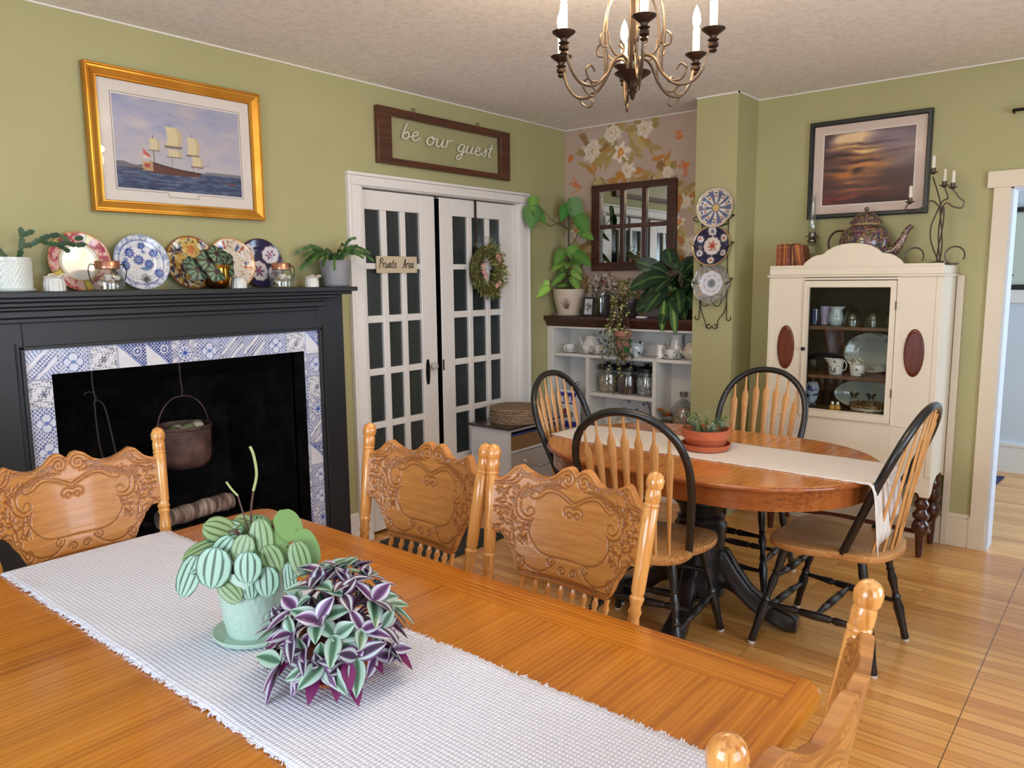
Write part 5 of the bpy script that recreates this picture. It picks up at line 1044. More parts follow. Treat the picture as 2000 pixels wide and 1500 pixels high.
MATW=mat('woven_placemat',S(158,132,106),.85); v=coords(MATW); wv=tex(MATW,'ShaderNodeTexWave',v,Scale=36.,Distortion=1.,wave_type='RINGS'); wv.rings_direction='Z'; n=tex(MATW,'ShaderNodeTexNoise',v,Scale=60,Detail=3.)
lk(MATW,ramp(MATW,n.outputs[0],[(.3,S(116,92,70)),(.65,S(172,146,120))]),pr(MATW).inputs['Base Color']); bump(MATW,wv.outputs['Fac'],.7,.004)
names=['round woven placemat, bottom one of the stack on the painted chest','round woven placemat, second from the bottom of the stack on the painted chest','round woven placemat, third from the bottom of the stack on the painted chest','round woven placemat, middle one of the stack on the painted chest','round woven placemat, third from the top of the stack on the painted chest','round woven placemat, second from the top of the stack on the painted chest','round woven placemat, topmost of the stack on the painted chest']
rr_=random.Random(12); z=.5735
for k in range(7):
    b=M(); P=[]; r0=.178
    for i in range(19):
        q=r0*i/18; row=[]
        for j in range(49):
            a=2*PI*j/48; row.append((q*math.cos(a),q*math.sin(a),.012+.0015*math.sin(q*300)+.001*math.sin(a*5+k)))
        P.append(row)
    P.append([(r0*1.01*math.cos(2*PI*j/48),r0*1.01*math.sin(2*PI*j/48),.006) for j in range(49)]); P.append([(r0*math.cos(2*PI*j/48),r0*math.sin(2*PI*j/48),.0005) for j in range(49)]); P.append([(1e-4*math.cos(2*PI*j/48),1e-4*math.sin(2*PI*j/48),0) for j in range(49)])
    b.grid(np.array(P)); o=b.build('woven_placemat',MATW,loc=(3.885+rr_.uniform(-.006,.006),3.168+rr_.uniform(-.004,.004),z),rz=rr_.uniform(0,6),sharp=60); tag(o,names[k],'placemat','woven placemats stacked on the chest'); z+=.0138
# ================================================================ plate rack and three plates on the column
rk=thing('plate_rack','black wire plate rack with scrolled ends on the green column','plate rack',(4.468,2.068,1.19),R(-90))
b=M()
for s in (-1,1):
    b.tube(smoothp([(s*.035,-.02,.0),(s*.045,-.03,.05),(s*.078,-.012,.11),(s*.088,-.010,.2),(s*.085,-.008,.5),(s*.085,-.008,.78)],4),.0028,6)
    b.tube([(s*.088,-.01,.16),(s*.090,-.012,.07)]+[(s*(.104-.014*math.cos(a)),-.012,.062-.014*math.sin(a)) for a in np.linspace(0,3.9,9)],.0028,6)
    b.tube([(s*(.021-.018*math.cos(a)*(1-.09*a)),-.02,.012-.018*math.sin(a)*(1-.09*a)+.0) for a in np.linspace(-.1,5.5,18)],.0028,6)
    b.tube([(s*(.06+.030*math.cos(a)*(1-.02*a))-s*.02,-.045,.165+.030*math.sin(a)) for a in np.linspace(0,2*PI,20)],.0025,6)
    for z in (.275,.49,.65): b.tube(smoothp([(s*.085,-.008,z+.02),(s*.125,-.02,z+.03),(s*.12,-.05,z+.01),(s*.09,-.05,z-.005)],4),.0028,6)
for z in (.26,.475,.63): b.tube([(-.088,-.010,z),(0,-.012,z-.02),(.088,-.010,z)],.0028,6)
b.build('wire',IRON,rk)
def pl_rays(X,Y):
    r=np.hypot(X,Y); a=np.arctan2(Y,X); C=np.ones(X.shape+(3,))*np.array([214,208,192.]); B=(70,78,128)
    k=np.cos(10*a); C=blend(C,((k>.35)&(r<.88)&(r>.2))*.85,(98,104,146)); C=blend(C,((k>.8)&(r<.8)&(r>.25))*.7,(74,80,124)); C=blend(C,((np.abs(k-.2)<.08)&(r<.9)&(r>.2))*.9,B); C=blend(C,((k<-.55)&(r>.55)&(r<.62)),(176,70,56)); C=blend(C,((k<-.4)&(r>.72)&(r<.78)),B)
    C=blend(C,(np.abs(r-.9-.02*np.cos(20*a))<.02),(196,150,110)); C=blend(C,(r<.2),(206,176,110)); C=blend(C,(np.abs(r-.2)<.025),B); return blend(C,(r>.97),(120,110,100))
def pl_navy(X,Y):
    r=np.hypot(X,Y); a=np.arctan2(Y,X); C=np.ones(X.shape+(3,))*np.array([30,32,66.]); W=(216,206,198)
    C=blend(C,petals(X,Y,0,0,.46,12,.08,0,.02),W); C=blend(C,petals(X,Y,0,.02,.26,6,.5,.3,.02),(176,110,90)); C=blend(C,sdisc(X,Y,0,0,.1,.02),(170,60,50)); C=blend(C,((np.abs(Y+.2)<.02)&(np.abs(X)<.22)),(120,90,80))
    for k,s_ in enumerate((.24,.17,.17,.2,.17,.2)):
        an=PI/2+k*PI/3; C=blend(C,petals(X,Y,.72*math.cos(an),.72*math.sin(an),s_,8,.2,0,.02),W); C=blend(C,petals(X,Y,.72*math.cos(an),.72*math.sin(an),s_*.5,5,.5,0,.02),(170,96,80) if k%2 else (90,90,130))
    return blend(C,(r>.955),(190,150,100))
def pl_grey(X,Y):
    r=np.hypot(X,Y); C=np.ones(X.shape+(3,))*np.array([214,214,222.]); n=fbm(X+2,Y+2,12,51); rim=r>.62+.02*np.cos(8*np.arctan2(Y,X))
    C=np.where(rim[...,None],np.array([150,152,146.]),C); C=blend(C,(rim&(n>.55))*.8,(110,112,108)); C=blend(C,(rim&(n<.36))*.8,(190,150,112)); C=blend(C,(np.abs(r-.40)<.012)*.7,(120,120,130)); C=blend(C,sdisc(X,Y,0,0,.22,.02),(150,152,158)); C=blend(C,petals(X,Y,0,0,.18,8,.5,0,.02)*.8,(100,104,116)); return C
decorated('decorative_plate','top plate on the column rack, with blue petals radiating from a gold centre','plate',.120,pl_rays,(4.433,2.066,1.800),R(-90),.10,'plates on the column rack')
decorated('decorative_plate','middle plate on the column rack, navy blue with a white flowered centre','plate',.122,pl_navy,(4.416,2.076,1.570),R(-90),.10,'plates on the column rack')
decorated('decorative_plate','bottom plate on the column rack, white centre and scalloped grey patterned rim','plate',.121,pl_grey,(4.412,2.072,1.345),R(-90),.10,'plates on the column rack',scal=.035,ns=8)
# ================================================================ mantelpiece
MZ=1.4715
def pl_pink(X,Y):
    r=np.hypot(X,Y); a=np.arctan2(Y,X); C=np.ones(X.shape+(3,))*np.array([226,220,208.]); n=fbm(X+2,Y+2,9,61)
    C=blend(C,((r>.64)),(196,104,112)); C=blend(C,((r>.64)&(n>.52))*.9,(226,190,178)); C=blend(C,((r>.64)&(n<.4))*.8,(160,60,84)); C=blend(C,((r>.64)&(np.cos(5*a+.6)>.72)),(128,140,66)); C=blend(C,((r>.70)&(np.cos(5*a+.6)>.9)),(214,190,90)); C=blend(C,(np.abs(r-.64)<.015),(200,150,90)); C=blend(C,((r>.94)&(np.cos(40*a)>-.2)),(214,150,90)); C=blend(C,petals(X,Y,.1,.25,.22,7,.7,0,.02)*.4,(196,140,140)); return C
def pl_delft(X,Y):
    r=np.hypot(X,Y); a=np.arctan2(Y,X); C=np.ones(X.shape+(3,))*np.array([218,220,226.]); B=(52,74,150)
    for (x,y,s_) in ((-.05,.1,.2),(.3,-.05,.18),(-.35,.35,.2),(.1,.6,.14),(.5,.35,.17),(-.55,-.1,.19),(.6,-.4,.19),(-.5,.1,.08),(.15,.4,.07)): C=blend(C,petals(X,Y,x,y,s_,10,.25,0,.02),B); C=blend(C,petals(X,Y,x,y,s_*.5,6,.3,0,.02),(120,150,200)); C=blend(C,sdisc(X,Y,x,y,s_*.15,.02),(40,56,120))
    C=blend(C,lens(X,Y,.15,-.22,.42,.13,-.1,.02),(84,130,170)); C=blend(C,petals(X,Y,.1,-.6,.22,12,.6,0,.02),(80,84,84))
    n=fbm(X+2,Y+2,14,63); C=blend(C,((r>.80)&(n>.5))*.8,(130,146,176)); C=blend(C,(np.abs(r-.8)<.012)*.7,B); C=blend(C,((r<.8)&(np.abs(n-.5)<.012))*.5,(80,96,130)); return blend(C,(r>.97),(150,164,196))
def pl_imari(X,Y):
    r=np.hypot(X,Y); n=fbm(X+2,Y+2,6,65); n2=fbm(X+2,Y+2,11,66); C=np.ones(X.shape+(3,))*np.array([40,50,84.]); C=blend(C,(n>.5),(206,170,84)); C=blend(C,(n2>.6),(226,206,160)); C=blend(C,((n2<.36)),(120,60,40)); C=blend(C,petals(X,Y,.1,.5,.35,7,.3,0,.02)*.9,(222,186,100)); C=blend(C,petals(X,Y,.1,.5,.18,5,.3,0,.02),(214,130,80)); return blend(C,(r>.95),(150,90,50))
def pl_cream(X,Y):
    r=np.hypot(X,Y); a=np.arctan2(Y,X); C=np.ones(X.shape+(3,))*np.array([224,214,200.]); n=fbm(X+2,Y+2,8,67)
    C=blend(C,((np.abs(n-.5)<.035)&(r>.45))*.8,(160,110,84)); C=blend(C,((r>.6)&(r<.78)&(np.cos(6*a)>.86)),(76,90,140)); C=blend(C,((r>.6)&(r<.9)&(np.cos(6*a+1.3)>.92)),(176,80,60)); return blend(C,(r>.95),(206,160,100))
def pl_ink(X,Y):
    r=np.hypot(X,Y); C=np.ones(X.shape+(3,))*np.array([44,38,74.]); W=(216,208,210)
    for (x,y,s_) in ((-.1,-.3,.42),(.5,.35,.36),(-.5,.45,.34),(.6,-.4,.3),(-.75,-.3,.25)): C=blend(C,petals(X,Y,x,y,s_,9,.08,0,.02),W); C=blend(C,petals(X,Y,x,y,s_*.6,6,.6,0,.02),(110,80,120)); C=blend(C,petals(X,Y,x,y,s_*.25,5,.4,0,.02),(150,84,90))
    return blend(C,(r>.96),(40,34,60))
PT=.17
decorated('decorative_plate','pink rimmed plate with green leaves, leftmost plate on the mantel','plate',.121,pl_pink,(1.322,3.345,MZ),0,PT,'plates on the mantel')
decorated('decorative_plate','white plate with blue flowers, second from the left on the mantel','plate',.119,pl_delft,(1.560,3.320,MZ),0,PT,'plates on the mantel')
decorated('decorative_plate','gold and blue patterned plate behind the brass bowl on the mantel','plate',.121,pl_imari,(1.800,3.352,MZ),0,PT,'plates on the mantel')
decorated('decorative_plate','cream plate with brown scrolls, second from the right on the mantel','plate',.120,pl_cream,(1.988,3.33,MZ),0,PT,'plates on the mantel')
decorated('decorative_plate','dark violet plate with white flower panels, rightmost plate on the mantel','plate',.121,pl_ink,(2.160,3.352,MZ),0,PT,'plates on the mantel')
COP=mat('brushed_copper',S(196,140,116),.28,.9)
for (x,y,lab) in ((1.375,3.245,'glass jar of shells with copper lid and wire clasp in front of the pink plate'),(2.205,3.275,'glass jar of shells with copper lid and wire clasp in front of the violet plate')):
    t=thing('shell_jar',lab,'jar',(x,y,MZ),0,'copper lidded jars on the mantel')
    M().lathe([(.05,0),(.058,.006),(.060,.05),(.05,.078),(.043,.088),(.040,.088),(.047,.076),(.056,.05),(.054,.006)],n=28).build('glass_body',GL_,t)
    M().lathe([(.041,.086),(.047,.088),(.047,.114),(.044,.118),(.001,.120)],n=28).build('copper_lid',COP,t)
    b=M()
    for s in (-1,1): b.tube(smoothp([(s*.046,0,.10),(s*.066,0,.104),(s*.074,0,.08),(s*.068,0,.045),(s*.058,0,.03)],4),.0022,6)
    b.build('wire_clasp',IRON,t)
    r_=random.Random(3)
    for k in range(22):
        a=r_.uniform(0,6.28); q=r_.uniform(0,.038); M().ball((q*math.cos(a),q*math.sin(a),.012+.0022*k),r_.uniform(.009,.014),7,1,.7,.8).build('shell',mat(*[('shell_ivory',S(222,206,184)),('shell_tan',S(176,150,124)),('shell_white',S(228,224,216))][k%3]),t)
for (x,y,lab,s) in ((1.187,3.28,'small white ribbed pot with ribbon between the white planter and the pink plate',1),(1.965,3.262,'small white ribbed pot with ribbon in front of the cream plate',.9),(2.383,3.28,'small white ribbed pot with ribbon beside the right cactus planter',.9)):
    t=thing('ribbed_pot',lab,'pot',(x,y,MZ),0,'small ribboned pots on the mantel')
    P=[]
    for (r,z) in ((.038,0),(.038,.03),(.033,.05),(.034,.058)): P.append([(r*s*(1+.03*math.cos(16*a))*math.cos(a),r*s*(1+.03*math.cos(16*a))*math.sin(a),z*s) for a in np.linspace(0,2*PI,97)])
    b=M(); b.grid(np.array(P)); b.build('pot_body',PORC,t)
    b=M(); b.lathe([(.0345*s,.050*s),(.037*s,.053*s),(.0345*s,.057*s)],n=24)
    for k in (-1,1): b.tube(smoothp([(0,-.036*s,.054*s),(k*.02*s,-.045*s,.066*s),(k*.035*s,-.04*s,.06*s),(k*.012*s,-.04*s,.052*s)],4),.0035*s,6,.5)
    b.build('ribbon',mat('cream_ribbon',S(222,212,200),.7),t); M().lathe([(.033*s,.052*s),(.02*s,.062*s),(.001,.066*s)],n=18).build('wax_fill',mat('ivory_wax',S(206,196,182),.7),t)
# brass bowl with rex begonia
bb_=thing('brass_planter','round brass bowl planted with dark rex begonia on the mantel','plant',(1.862,3.268,MZ))
M().lathe([(.03,0),(.04,.004),(.055,.02),(.062,.05),(.060,.085),(.064,.105),(.061,.105),(.056,.085),(.05,.03)],n=36).build('brass_bowl',mat('polished_brass',S(206,156,66),.12,1),bb_)
M().lathe([(.056,.08),(.001,.085)],n=20).build('soil',mat('dark_potting_soil',S(44,34,28),.95),bb_)
def rex(t,s_):
    E_=S(44,32,36); G1=S(56,84,54); G2=S(110,136,110); D_=S(46,24,30); row=[E_,E_,G1,D_,G2,G1,D_,S(60,30,36),S(60,30,36),S(60,30,36),D_,G1,G2,D_,G1,E_,E_]
    if t<.2 or t>.9: row=[E_]*6+[D_]*5+[E_]*6
    return row
b=M(); r_=random.Random(8)
for (x,y,z,dx,dz,L) in ((-.055,-.035,.125,-.1,-.6,.10),(.01,-.05,.10,.3,-.8,.11),(-.02,-.045,.155,.1,.3,.08),(-.10,-.02,.085,-.5,-.7,.10),(-.035,-.06,.075,-.2,-1,.09),(.04,-.03,.135,.6,-.1,.07),(-.12,.0,.11,-1,-.2,.07)):
    for k in range(1):
        # round begonia leaf drawn as a fan with radial silver bands
        c=Vector((x,y,z)); A=np.linspace(0,2*PI,33); n_=Vector((dx*.3,-1,.35+.1*dz)).normalized(); u=n_.orthogonal().normalized(); w2=n_.cross(u); P=[];C=[]
        for i in range(9):
            q=L*.5*i/8; P.append([tuple(c+(u*math.cos(a)+w2*math.sin(a))*q*(1+.08*math.sin(5*a))+n_*(-.25*q*q/L)) for a in A]); C.append([((S(52,30,36) if i<3 or i==8 else (S(104,134,104) if (int(a*9/PI*1)%2==0 and i>2) else S(40,50,38)))[:3]) for a in A])
        b.grid(np.array(P),np.array(C))
b.build('begonia_leaves',LEAF,bb_)
b=M()
for k in range(7): b.tube([(0,0,.08),(-.1+.03*k,-.02,.12)],.0025,5)
b.build('begonia_stems',mat('red_stem',S(110,60,50),.6),bb_)
# christmas cacti
def cactus(b,pts,wd,c1,c2,r_):
    """chain of flat toothed pads along points"""
    pts=[Vector(p) for p in pts]
    for p,q in zip(pts,pts[1:]):
        d=q-p; c=S(*r_.choice([c1,c2])); leafm(b,p-d*.08,d,(0,-1,.2),d.length*1.22,wd,c,tuple(x*.8 for x in c[:3])+(1,),0,4,.1,shape=lambda t:(.22,.95,.85,1.0,.3)[min(4,int(round(t*4)))])
GP=mat('textured_white_glaze',S(214,222,216),.25,coat=.3)
def bumpy_pot(t,r,h,m,kind='scale',taper=.92,n1=40,amp=.035,name='pot'):
    P=[]; nz=30
    for i in range(nz+1):
        z=h*i/nz; rr=r*(taper+(1-taper)*i/nz); row=[]
        for j in range(145):
            a=2*PI*j/144
            f=(amp*abs(math.sin(n1/2*a+(PI/2)*(int(i/3)%2)))*abs(math.sin(PI*(i%3+.5)/3)) if 2<i<nz-3 else 0)
            row.append((rr*(1+f)*math.cos(a),rr*(1+f)*math.sin(a),z))
        P.append(row)
    for q,z in ((.94,h),(.92,h*.9),(.0005,h*.88)): P.append([(r*q*math.cos(2*PI*j/144),r*q*math.sin(2*PI*j/144),z) for j in range(145)])
    b=M(); b.grid(np.array(P)); return b.build(name,m,t,sharp=70)
c1=thing('potted_cactus','christmas cactus in a white ribbed planter at the left end of the mantel','plant',(1.042,3.30,MZ))
bumpy_pot(c1,.076,.128,GP,n1=36,taper=.95); M().lathe([(.07,0),(.082,.004),(.084,.012),(.07,.012),(.001,.006)],n=36).build('saucer',GP,c1)
b=M(); r_=random.Random(2)
for ch_ in ([(.03,-.02,.12),(.037,-.03,.155),(.045,-.03,.20),(.043,-.03,.235)],[(.045,-.03,.17),(.075,-.03,.175),(.10,-.035,.195),(.135,-.04,.21),(.165,-.05,.215),(.195,-.055,.195)],[(.10,-.035,.195),(.125,-.05,.18),(.155,-.06,.178),(.185,-.07,.185),(.21,-.08,.175),(.24,-.09,.18)],[(.155,-.06,.178),(.17,-.07,.165),(.185,-.08,.15)],[(.045,-.03,.21),(.08,-.04,.225)],[(0,0,.12),(-.03,0,.16),(-.05,0,.2)],[(.21,-.08,.2),(.235,-.085,.205)]):
    cactus(b,ch_,.022,(52,84,48),(40,70,44),r_)
b.build('segmented_stems',LEAF,c1); 
c2=thing('potted_cactus','bushy christmas cactus in a grey textured planter at the right end of the mantel','plant',(2.545,3.295,MZ))
bumpy_pot(c2,.080,.135,mat('grey_textured_glaze',S(138,138,144),.45),n1=44,taper=.82); M().lathe([(.06,0),(.074,.004),(.076,.010),(.001,.006)],n=30).build('saucer',mat('grey_textured_glaze',(0,0,0,1)),c2)
b=M(); r_=random.Random(6)
for k in range(34):
    a=r_.uniform(0,2*PI) if k>9 else r_.uniform(PI*.6,PI*1.4); out=r_.uniform(.6,1.25); p=Vector((.02*math.cos(a),.02*math.sin(a),.125)); d=Vector((math.cos(a)*.75,math.sin(a)*.35-.12,1.3)); ch_=[p.copy()]
    for s in range(r_.randint(5,9)):
        d=d.normalized(); p=p+d*.026; ch_.append(p.copy()); d+=Vector((math.cos(a)*.22*out,math.sin(a)*.1*out-.03,-.34*out))
    if max(q.y for q in ch_)<.09: cactus(b,ch_,.019,(84,120,62),(58,92,48),r_)
cactus(b,[(.05,0,.14),(.06,0,.18),(.07,0,.21),(.085,0,.235),(.11,0,.25),(.135,-.01,.255)],.019,(70,104,56),(58,92,48),r_)
b.build('segmented_stems',LEAF,c2)
# ================================================================ plants on the alcove ledge
LZ=1.2355
SYN=[(98,132,60),(82,118,52),(120,148,80),(70,104,48)]
def arrow_shape(t): return max(.02,math.sin(PI*min(1,(t*.97+.03))**.62)**.75) if t<1 else 0
ar=thing('arrowhead_plant','tall climbing arrowhead plant in a cream pot at the left end of the alcove ledge','plant',(4.612,3.265,LZ))
M().lathe([(.065,0),(.075,.004),(.078,.01),(.09,.05),(.108,.12),(.115,.165),(.118,.190),(.112,.192),(.105,.17),(.001,.165)],n=40).build('cream_pot',mat('cream_pot_glaze',S(206,190,172),.35,coat=.2),ar); M().lathe([(.08,0),(.10,.003),(.105,.012),(.09,.008),(.001,.006)],n=32).build('saucer',mat('cream_pot_glaze',(0,0,0,1)),ar)
b=M()
for k in range(5):
    a=R(90-44+22*k); d=Vector((math.cos(a),0,math.sin(a))); 
    for q in range(6):
        t0=.02+.012*q; c=Vector((-.085,-.055,.05))
    b.tube([(-.095+.0*k-.0,-.0-.085+.055*(math.cos(a)),0)]*0 or [(-.088-.02*0,.0,0)]*0 or [(-.084-.25*(f*.085),-.03+.0-math.cos(a)*.012-math.cos(a)*.045*f-.012,.045+math.sin(a)*.085*f) for f in (.1,.5,1)],[.003,.004,.0015],6)
b.build('fan_relief',mat('taupe_relief',S(120,104,92),.5),ar)
b=M(); b.tube([(0,0,.16),(.0,.0,.72)],.007,8); 
st=[((0,0,.62),(-.09,.02,.66),(-.20,.035,.64),(-.36,.04,.745)),((0,0,.62),(-.12,-.02,.64),(-.25,-.02,.68),(-.34,.05,.81)),((0,0,.3),(-.02,.02,.33),(-.05,.0,.36)),((0,0,.5),(.02,-.04,.54),(0,-.08,.6))]
for s in st: b.tube(smoothp(s,6),.0028,6)
b.build('climbing_stems',mat('brown_green_stem',S(70,72,44),.7),ar)
b=M(); r_=random.Random(21)
def syn(p,d,L,W,c=None,up=(-.6,-.4,.6),dr_=.15):
    c=c or r_.choice(SYN); leafm(b,p,d,up,L,W,S(*c),S(*[min(255,int(q*1.25)) for q in c]),dr_,12,.14,arrow_shape)
syn((-.37,.045,.77),(-.1,-.02,-1),.16,.13,(66,108,48)); syn((-.36,.04,.75),(.35,-.3,-.5),.13,.09,(72,114,50)); syn((-.35,.05,.83),(-.2,-.1,-.7),.10,.08,(98,136,60))
syn((.0,-.03,.84),(.2,-.2,-1),.20,.12,(68,110,48)); syn((.02,-.06,.72),(.2,-.5,-.9),.17,.12,(74,114,50)); syn((-.01,.0,.80),(-.2,.3,-.8),.13,.09,(60,116,46)); syn((.02,-.08,.60),(.1,-.9,-.4),.13,.09,(92,130,60))
syn((-.02,-.02,.50),(.0,-.6,-.8),.16,.11,(92,130,60)); syn((-.03,.02,.47),(-.2,.5,-.7),.13,.10,(90,128,58)); syn((-.02,-.06,.45),(.1,-1,-.6),.17,.10,(76,116,52))
for k in range(22):
    a=r_.uniform(0,2*PI); z=r_.uniform(.20,.40); q=.03; syn((q*math.cos(a)*.6,q*math.sin(a),z),(math.cos(a)*.8-.3,math.sin(a)*.7,r_.uniform(-.9,.3)),r_.uniform(.09,.14),r_.uniform(.055,.08),r_.choice([(112,146,68),(128,158,82),(100,136,62)]))
syn((-.12,.09,.21),(-.5,.3,-.4),.12,.08,(140,184,84)); syn((-.10,.10,.24),(-.3,.4,-.2),.10,.07,(150,190,96))
b.build('arrow_leaves',LEAF,ar)
def photoframe(label,loc,rz,w_,h,fn,tilt=.12):
    t=thing('photo_frame',label,'photo frame',loc,rz); T=Matrix.Rotation(-tilt,4,'X')
    b=M(); b.T=T; b.ring(rect(-w_/2,w_/2,0,h),rect(-w_/2+.012,w_/2-.012,.012,h-.012),-.012,.003); b.build('black_frame',BLKFR,t,bevel=.001)
    b=M(); X,Z=np.meshgrid(np.linspace(-w_/2+.011,w_/2-.011,30),np.linspace(.011,h-.011,44),indexing='ij'); b.T=T; b.grid(np.stack([X,np.full_like(X,-.004),Z],-1),L3(np.clip(fn(X/w_*2,Z/h),0,255))); b.build('photograph',PAINT,t,smooth=False)
    b=M(); b.T=T; b.box(-.02,.02,.003,.006,.0,h*.8); b.build('easel_back',BLKFR,t); return t
def bw(X,Y):
    C=np.ones(X.shape+(3,))*np.array([206,204,206.]); n=fbm(X+2,Y*2+2,6,71); C=blend(C,np.exp(-(X/.5)**2-((Y-.48)/.2)**2)*1.3*(n>.42),(76,76,80)); return blend(C,sdisc(X,Y,0,.62,.09,.05)*.8,(150,150,150))
photoframe('small black frame with a black and white portrait on the alcove ledge','x' and (4.555,3.055,LZ),R(-90),.092,.135,bw)
photoframe('small black frame behind the trailing plant on the alcove ledge',(4.62,2.97,LZ),R(-90),.075,.15,lambda X,Y: np.ones(X.shape+(3,))*np.array([64,64,60.]))
# glass cloche with dried hydrangea
cl=thing('glass_cloche','clear glass jar with dried hydrangea behind the portrait frame on the alcove ledge','jar',(4.68,3.02,LZ))
M().lathe([(.07,0),(.075,.01),(.078,.12),(.07,.2),(.06,.215),(.057,.215),(.067,.2),(.075,.12),(.072,.01)],n=28).build('glass',GL_,cl)
b=M(); r_=random.Random(31)
for k in range(230):
    a,e=r_.uniform(0,2*PI),r_.uniform(-.6,1.5); c=Vector((.075*math.cos(a)*math.cos(e),.11*math.sin(a)*math.cos(e),.215+.075*math.sin(e))); leafm(b,c,(r_.uniform(-1,1),r_.uniform(-1,1),r_.uniform(-1,1)),(-1,0,.5),.026,.022,S(*r_.choice([(176,158,148),(158,142,130),(190,176,164),(150,140,120)])),None,0,2)
b.build('dried_hydrangea',vcol('dried_petal',.8),cl); M().tube([(0,0,.01),(0,0,.2)],.004,6).build('dry_stem',mat('brown_green_stem',(0,0,0,1)),cl)
# trailing plant
tr=thing('trailing_plant','trailing plant with small leaves in a pink clay pot hanging over the ledge middle','plant',(4.49,2.735,LZ))
M().lathe([(.055,.0),(.062,.01),(.078,.10),(.082,.10),(.082,.125),(.074,.125),(.001,.11)],(.08,.0,0),n=28).build('dark_pot',mat('dark_glazed_pot',S(48,40,42),.4),tr)
b=M(); bs=M(); r_=random.Random(41)
for k in range(17):
    y=r_.uniform(-.065,.075); end=r_.choice([-.12,-.2,-.3,-.42,-.5]) if k<12 else -.1; x=.06; P=[(x,y*.5,.12),(x-.06,y,.15),(x-.085,y,.08),(x-.10,y*1.1+.01,-.03)]; z=-.03; yy=y*1.1+.01
    while z>end: z-=.06; yy+=r_.uniform(-.022,.022); P.append((x-.10-r_.uniform(0,.012),yy,z))
    Q=smoothp(P,5); bs.tube(Q,.0011,4)
    for q in Q[3:]:
        if r_.random()<.8: leafm(b,q,(r_.uniform(-1,0),r_.uniform(-1,1),r_.uniform(-.5,.6)),(-1,0,.3),r_.uniform(.014,.024),r_.uniform(.012,.018),S(*r_.choice([(86,92,44),(60,72,40),(150,156,84),(96,74,58),(70,88,46),(190,190,120)])),None,.1,2)
for k in range(150):
    a=r_.uniform(0,2*PI); q=r_.uniform(0,.11); c=Vector((.07+q*math.cos(a)*.6,q*math.sin(a),r_.uniform(.10,.27)-q*.4)); leafm(b,c,(r_.uniform(-1,.5),r_.uniform(-1,1),r_.uniform(-.3,1)),(-1,0,.4),r_.uniform(.018,.032),r_.uniform(.012,.018),S(*r_.choice([(110,120,64),(80,92,50),(150,140,100),(128,100,60),(92,108,58)])),None,.1,2)
bs.build('hanging_stems',mat('reddish_vine',S(96,64,50),.7),tr); b.build('small_leaves',LEAF,tr)
pk=thing('clay_wall_pot','pink clay planter with ivy hanging on a string below the alcove ledge','planter',(4.478,2.72,1.06))
M().lathe([(.03,-.095),(.034,-.09),(.045,-.02),(.05,.0),(.05,.05),(.06,.055),(.06,.09),(.052,.09),(.045,.05),(.001,.04)],n=24).build('clay_pot',plaster('pinkish_terracotta',S(176,128,112),S(150,104,90),.8,30,.1),pk); b=M()
for s in (-1,1): b.tube([(0,s*.055,.085),(.005,s*.03,.17),(.01,0,.178)],.0015,5)
b.build('hanging_string',mat('jute_string',S(140,120,90),.9),pk)
b=M(); r_=random.Random(44)
for (y,z,c,s_) in [(-.075,.02,(50,100,56),.05),(-.06,-.01,(44,96,50),.055),(-.09,-.02,(52,104,58),.045),(.10,.085,(50,66,48),.03),(.125,.08,(52,70,50),.03),(.11,.03,(60,74,54),.028),(.06,-.05,(64,76,48),.028),(-.12,-.06,(56,72,60),.026),(-.16,.03,(50,60,52),.026),(-.15,-.05,(52,64,54),.026)]+[(r_.uniform(-.07,.07),r_.uniform(-.13,.05),r_.choice([(92,84,52),(66,78,46),(110,96,66)]),.024) for _ in range(46)]:
    leafm(b,(-.05-r_.uniform(0,.02),y,z),(-.4,r_.uniform(-1,1),r_.uniform(-.8,.3)),(-1,0,.2),s_,s_*.85,S(*c),None,.1,3)
b.build('ivy_leaves',LEAF,pk)
# prayer plant at the right end
pp=thing('calathea_plant','dark calathea with pale veined leaves spilling over the right end of the alcove ledge','plant',(4.62,2.40,LZ))
M().lathe([(.07,0),(.075,.01),(.085,.11),(.08,.11),(.001,.10)],n=24).build('dark_pot',mat('dark_glazed_pot',(0,0,0,1)),pp)
b=M(); r_=random.Random(51); DG=S(34,56,36); MG=S(54,84,46); LV=S(118,150,74)
def cal(t,s_):
    z=int(t*13)%4==0; e=DG; LV=S(84,116,60); return [e,MG if z else e,e if z else e,MG if z else DG,LV,MG if z else DG,e,MG if z else e,e]
def cal2(t,s_): return [S(60,96,50),S(60,96,50),S(46,84,44),LV,S(150,176,90),LV,S(46,84,44),S(60,96,50),S(60,96,50)]
sh=lambda t: math.sin(PI*(.04+.92*t))**.55
LP_=[((-.02,.10,.30),(-.15,.5,.35),.22,.11),((-.06,.06,.28),(-.3,.6,-.1),.24,.12),((0,0,.33),(0,.35,.5),.20,.11),((-.03,-.05,.27),(-.1,-.6,.15),.20,.11),((-.05,-.08,.24),(-.15,-.8,-.3),.17,.10),((-.06,.0,.27),(-.4,.5,-.5),.23,.12),((-.08,.02,.22),(-.5,.35,-.5),.22,.11),((-.06,-.03,.2),(-.4,-.3,-.4),.2,.11),((-.06,.10,.19),(-.2,.7,-.5),.2,.10),((-.02,-.02,.3),(.2,-.4,.5),.18,.1),((-.07,.06,.14),(-.3,.6,-.2),.19,.10),((-.05,-.06,.16),(-.2,-.7,-.3),.17,.10),((0,.04,.34),(-.1,.15,.9),.16,.09),((-.07,-.01,.15),(-.4,.2,-.7),.18,.1)]
for (p,d,L,W) in LP_: leafm(b,p,d,(-1,0,.35),L,W,None,None,.25,12,.10,sh,cal)
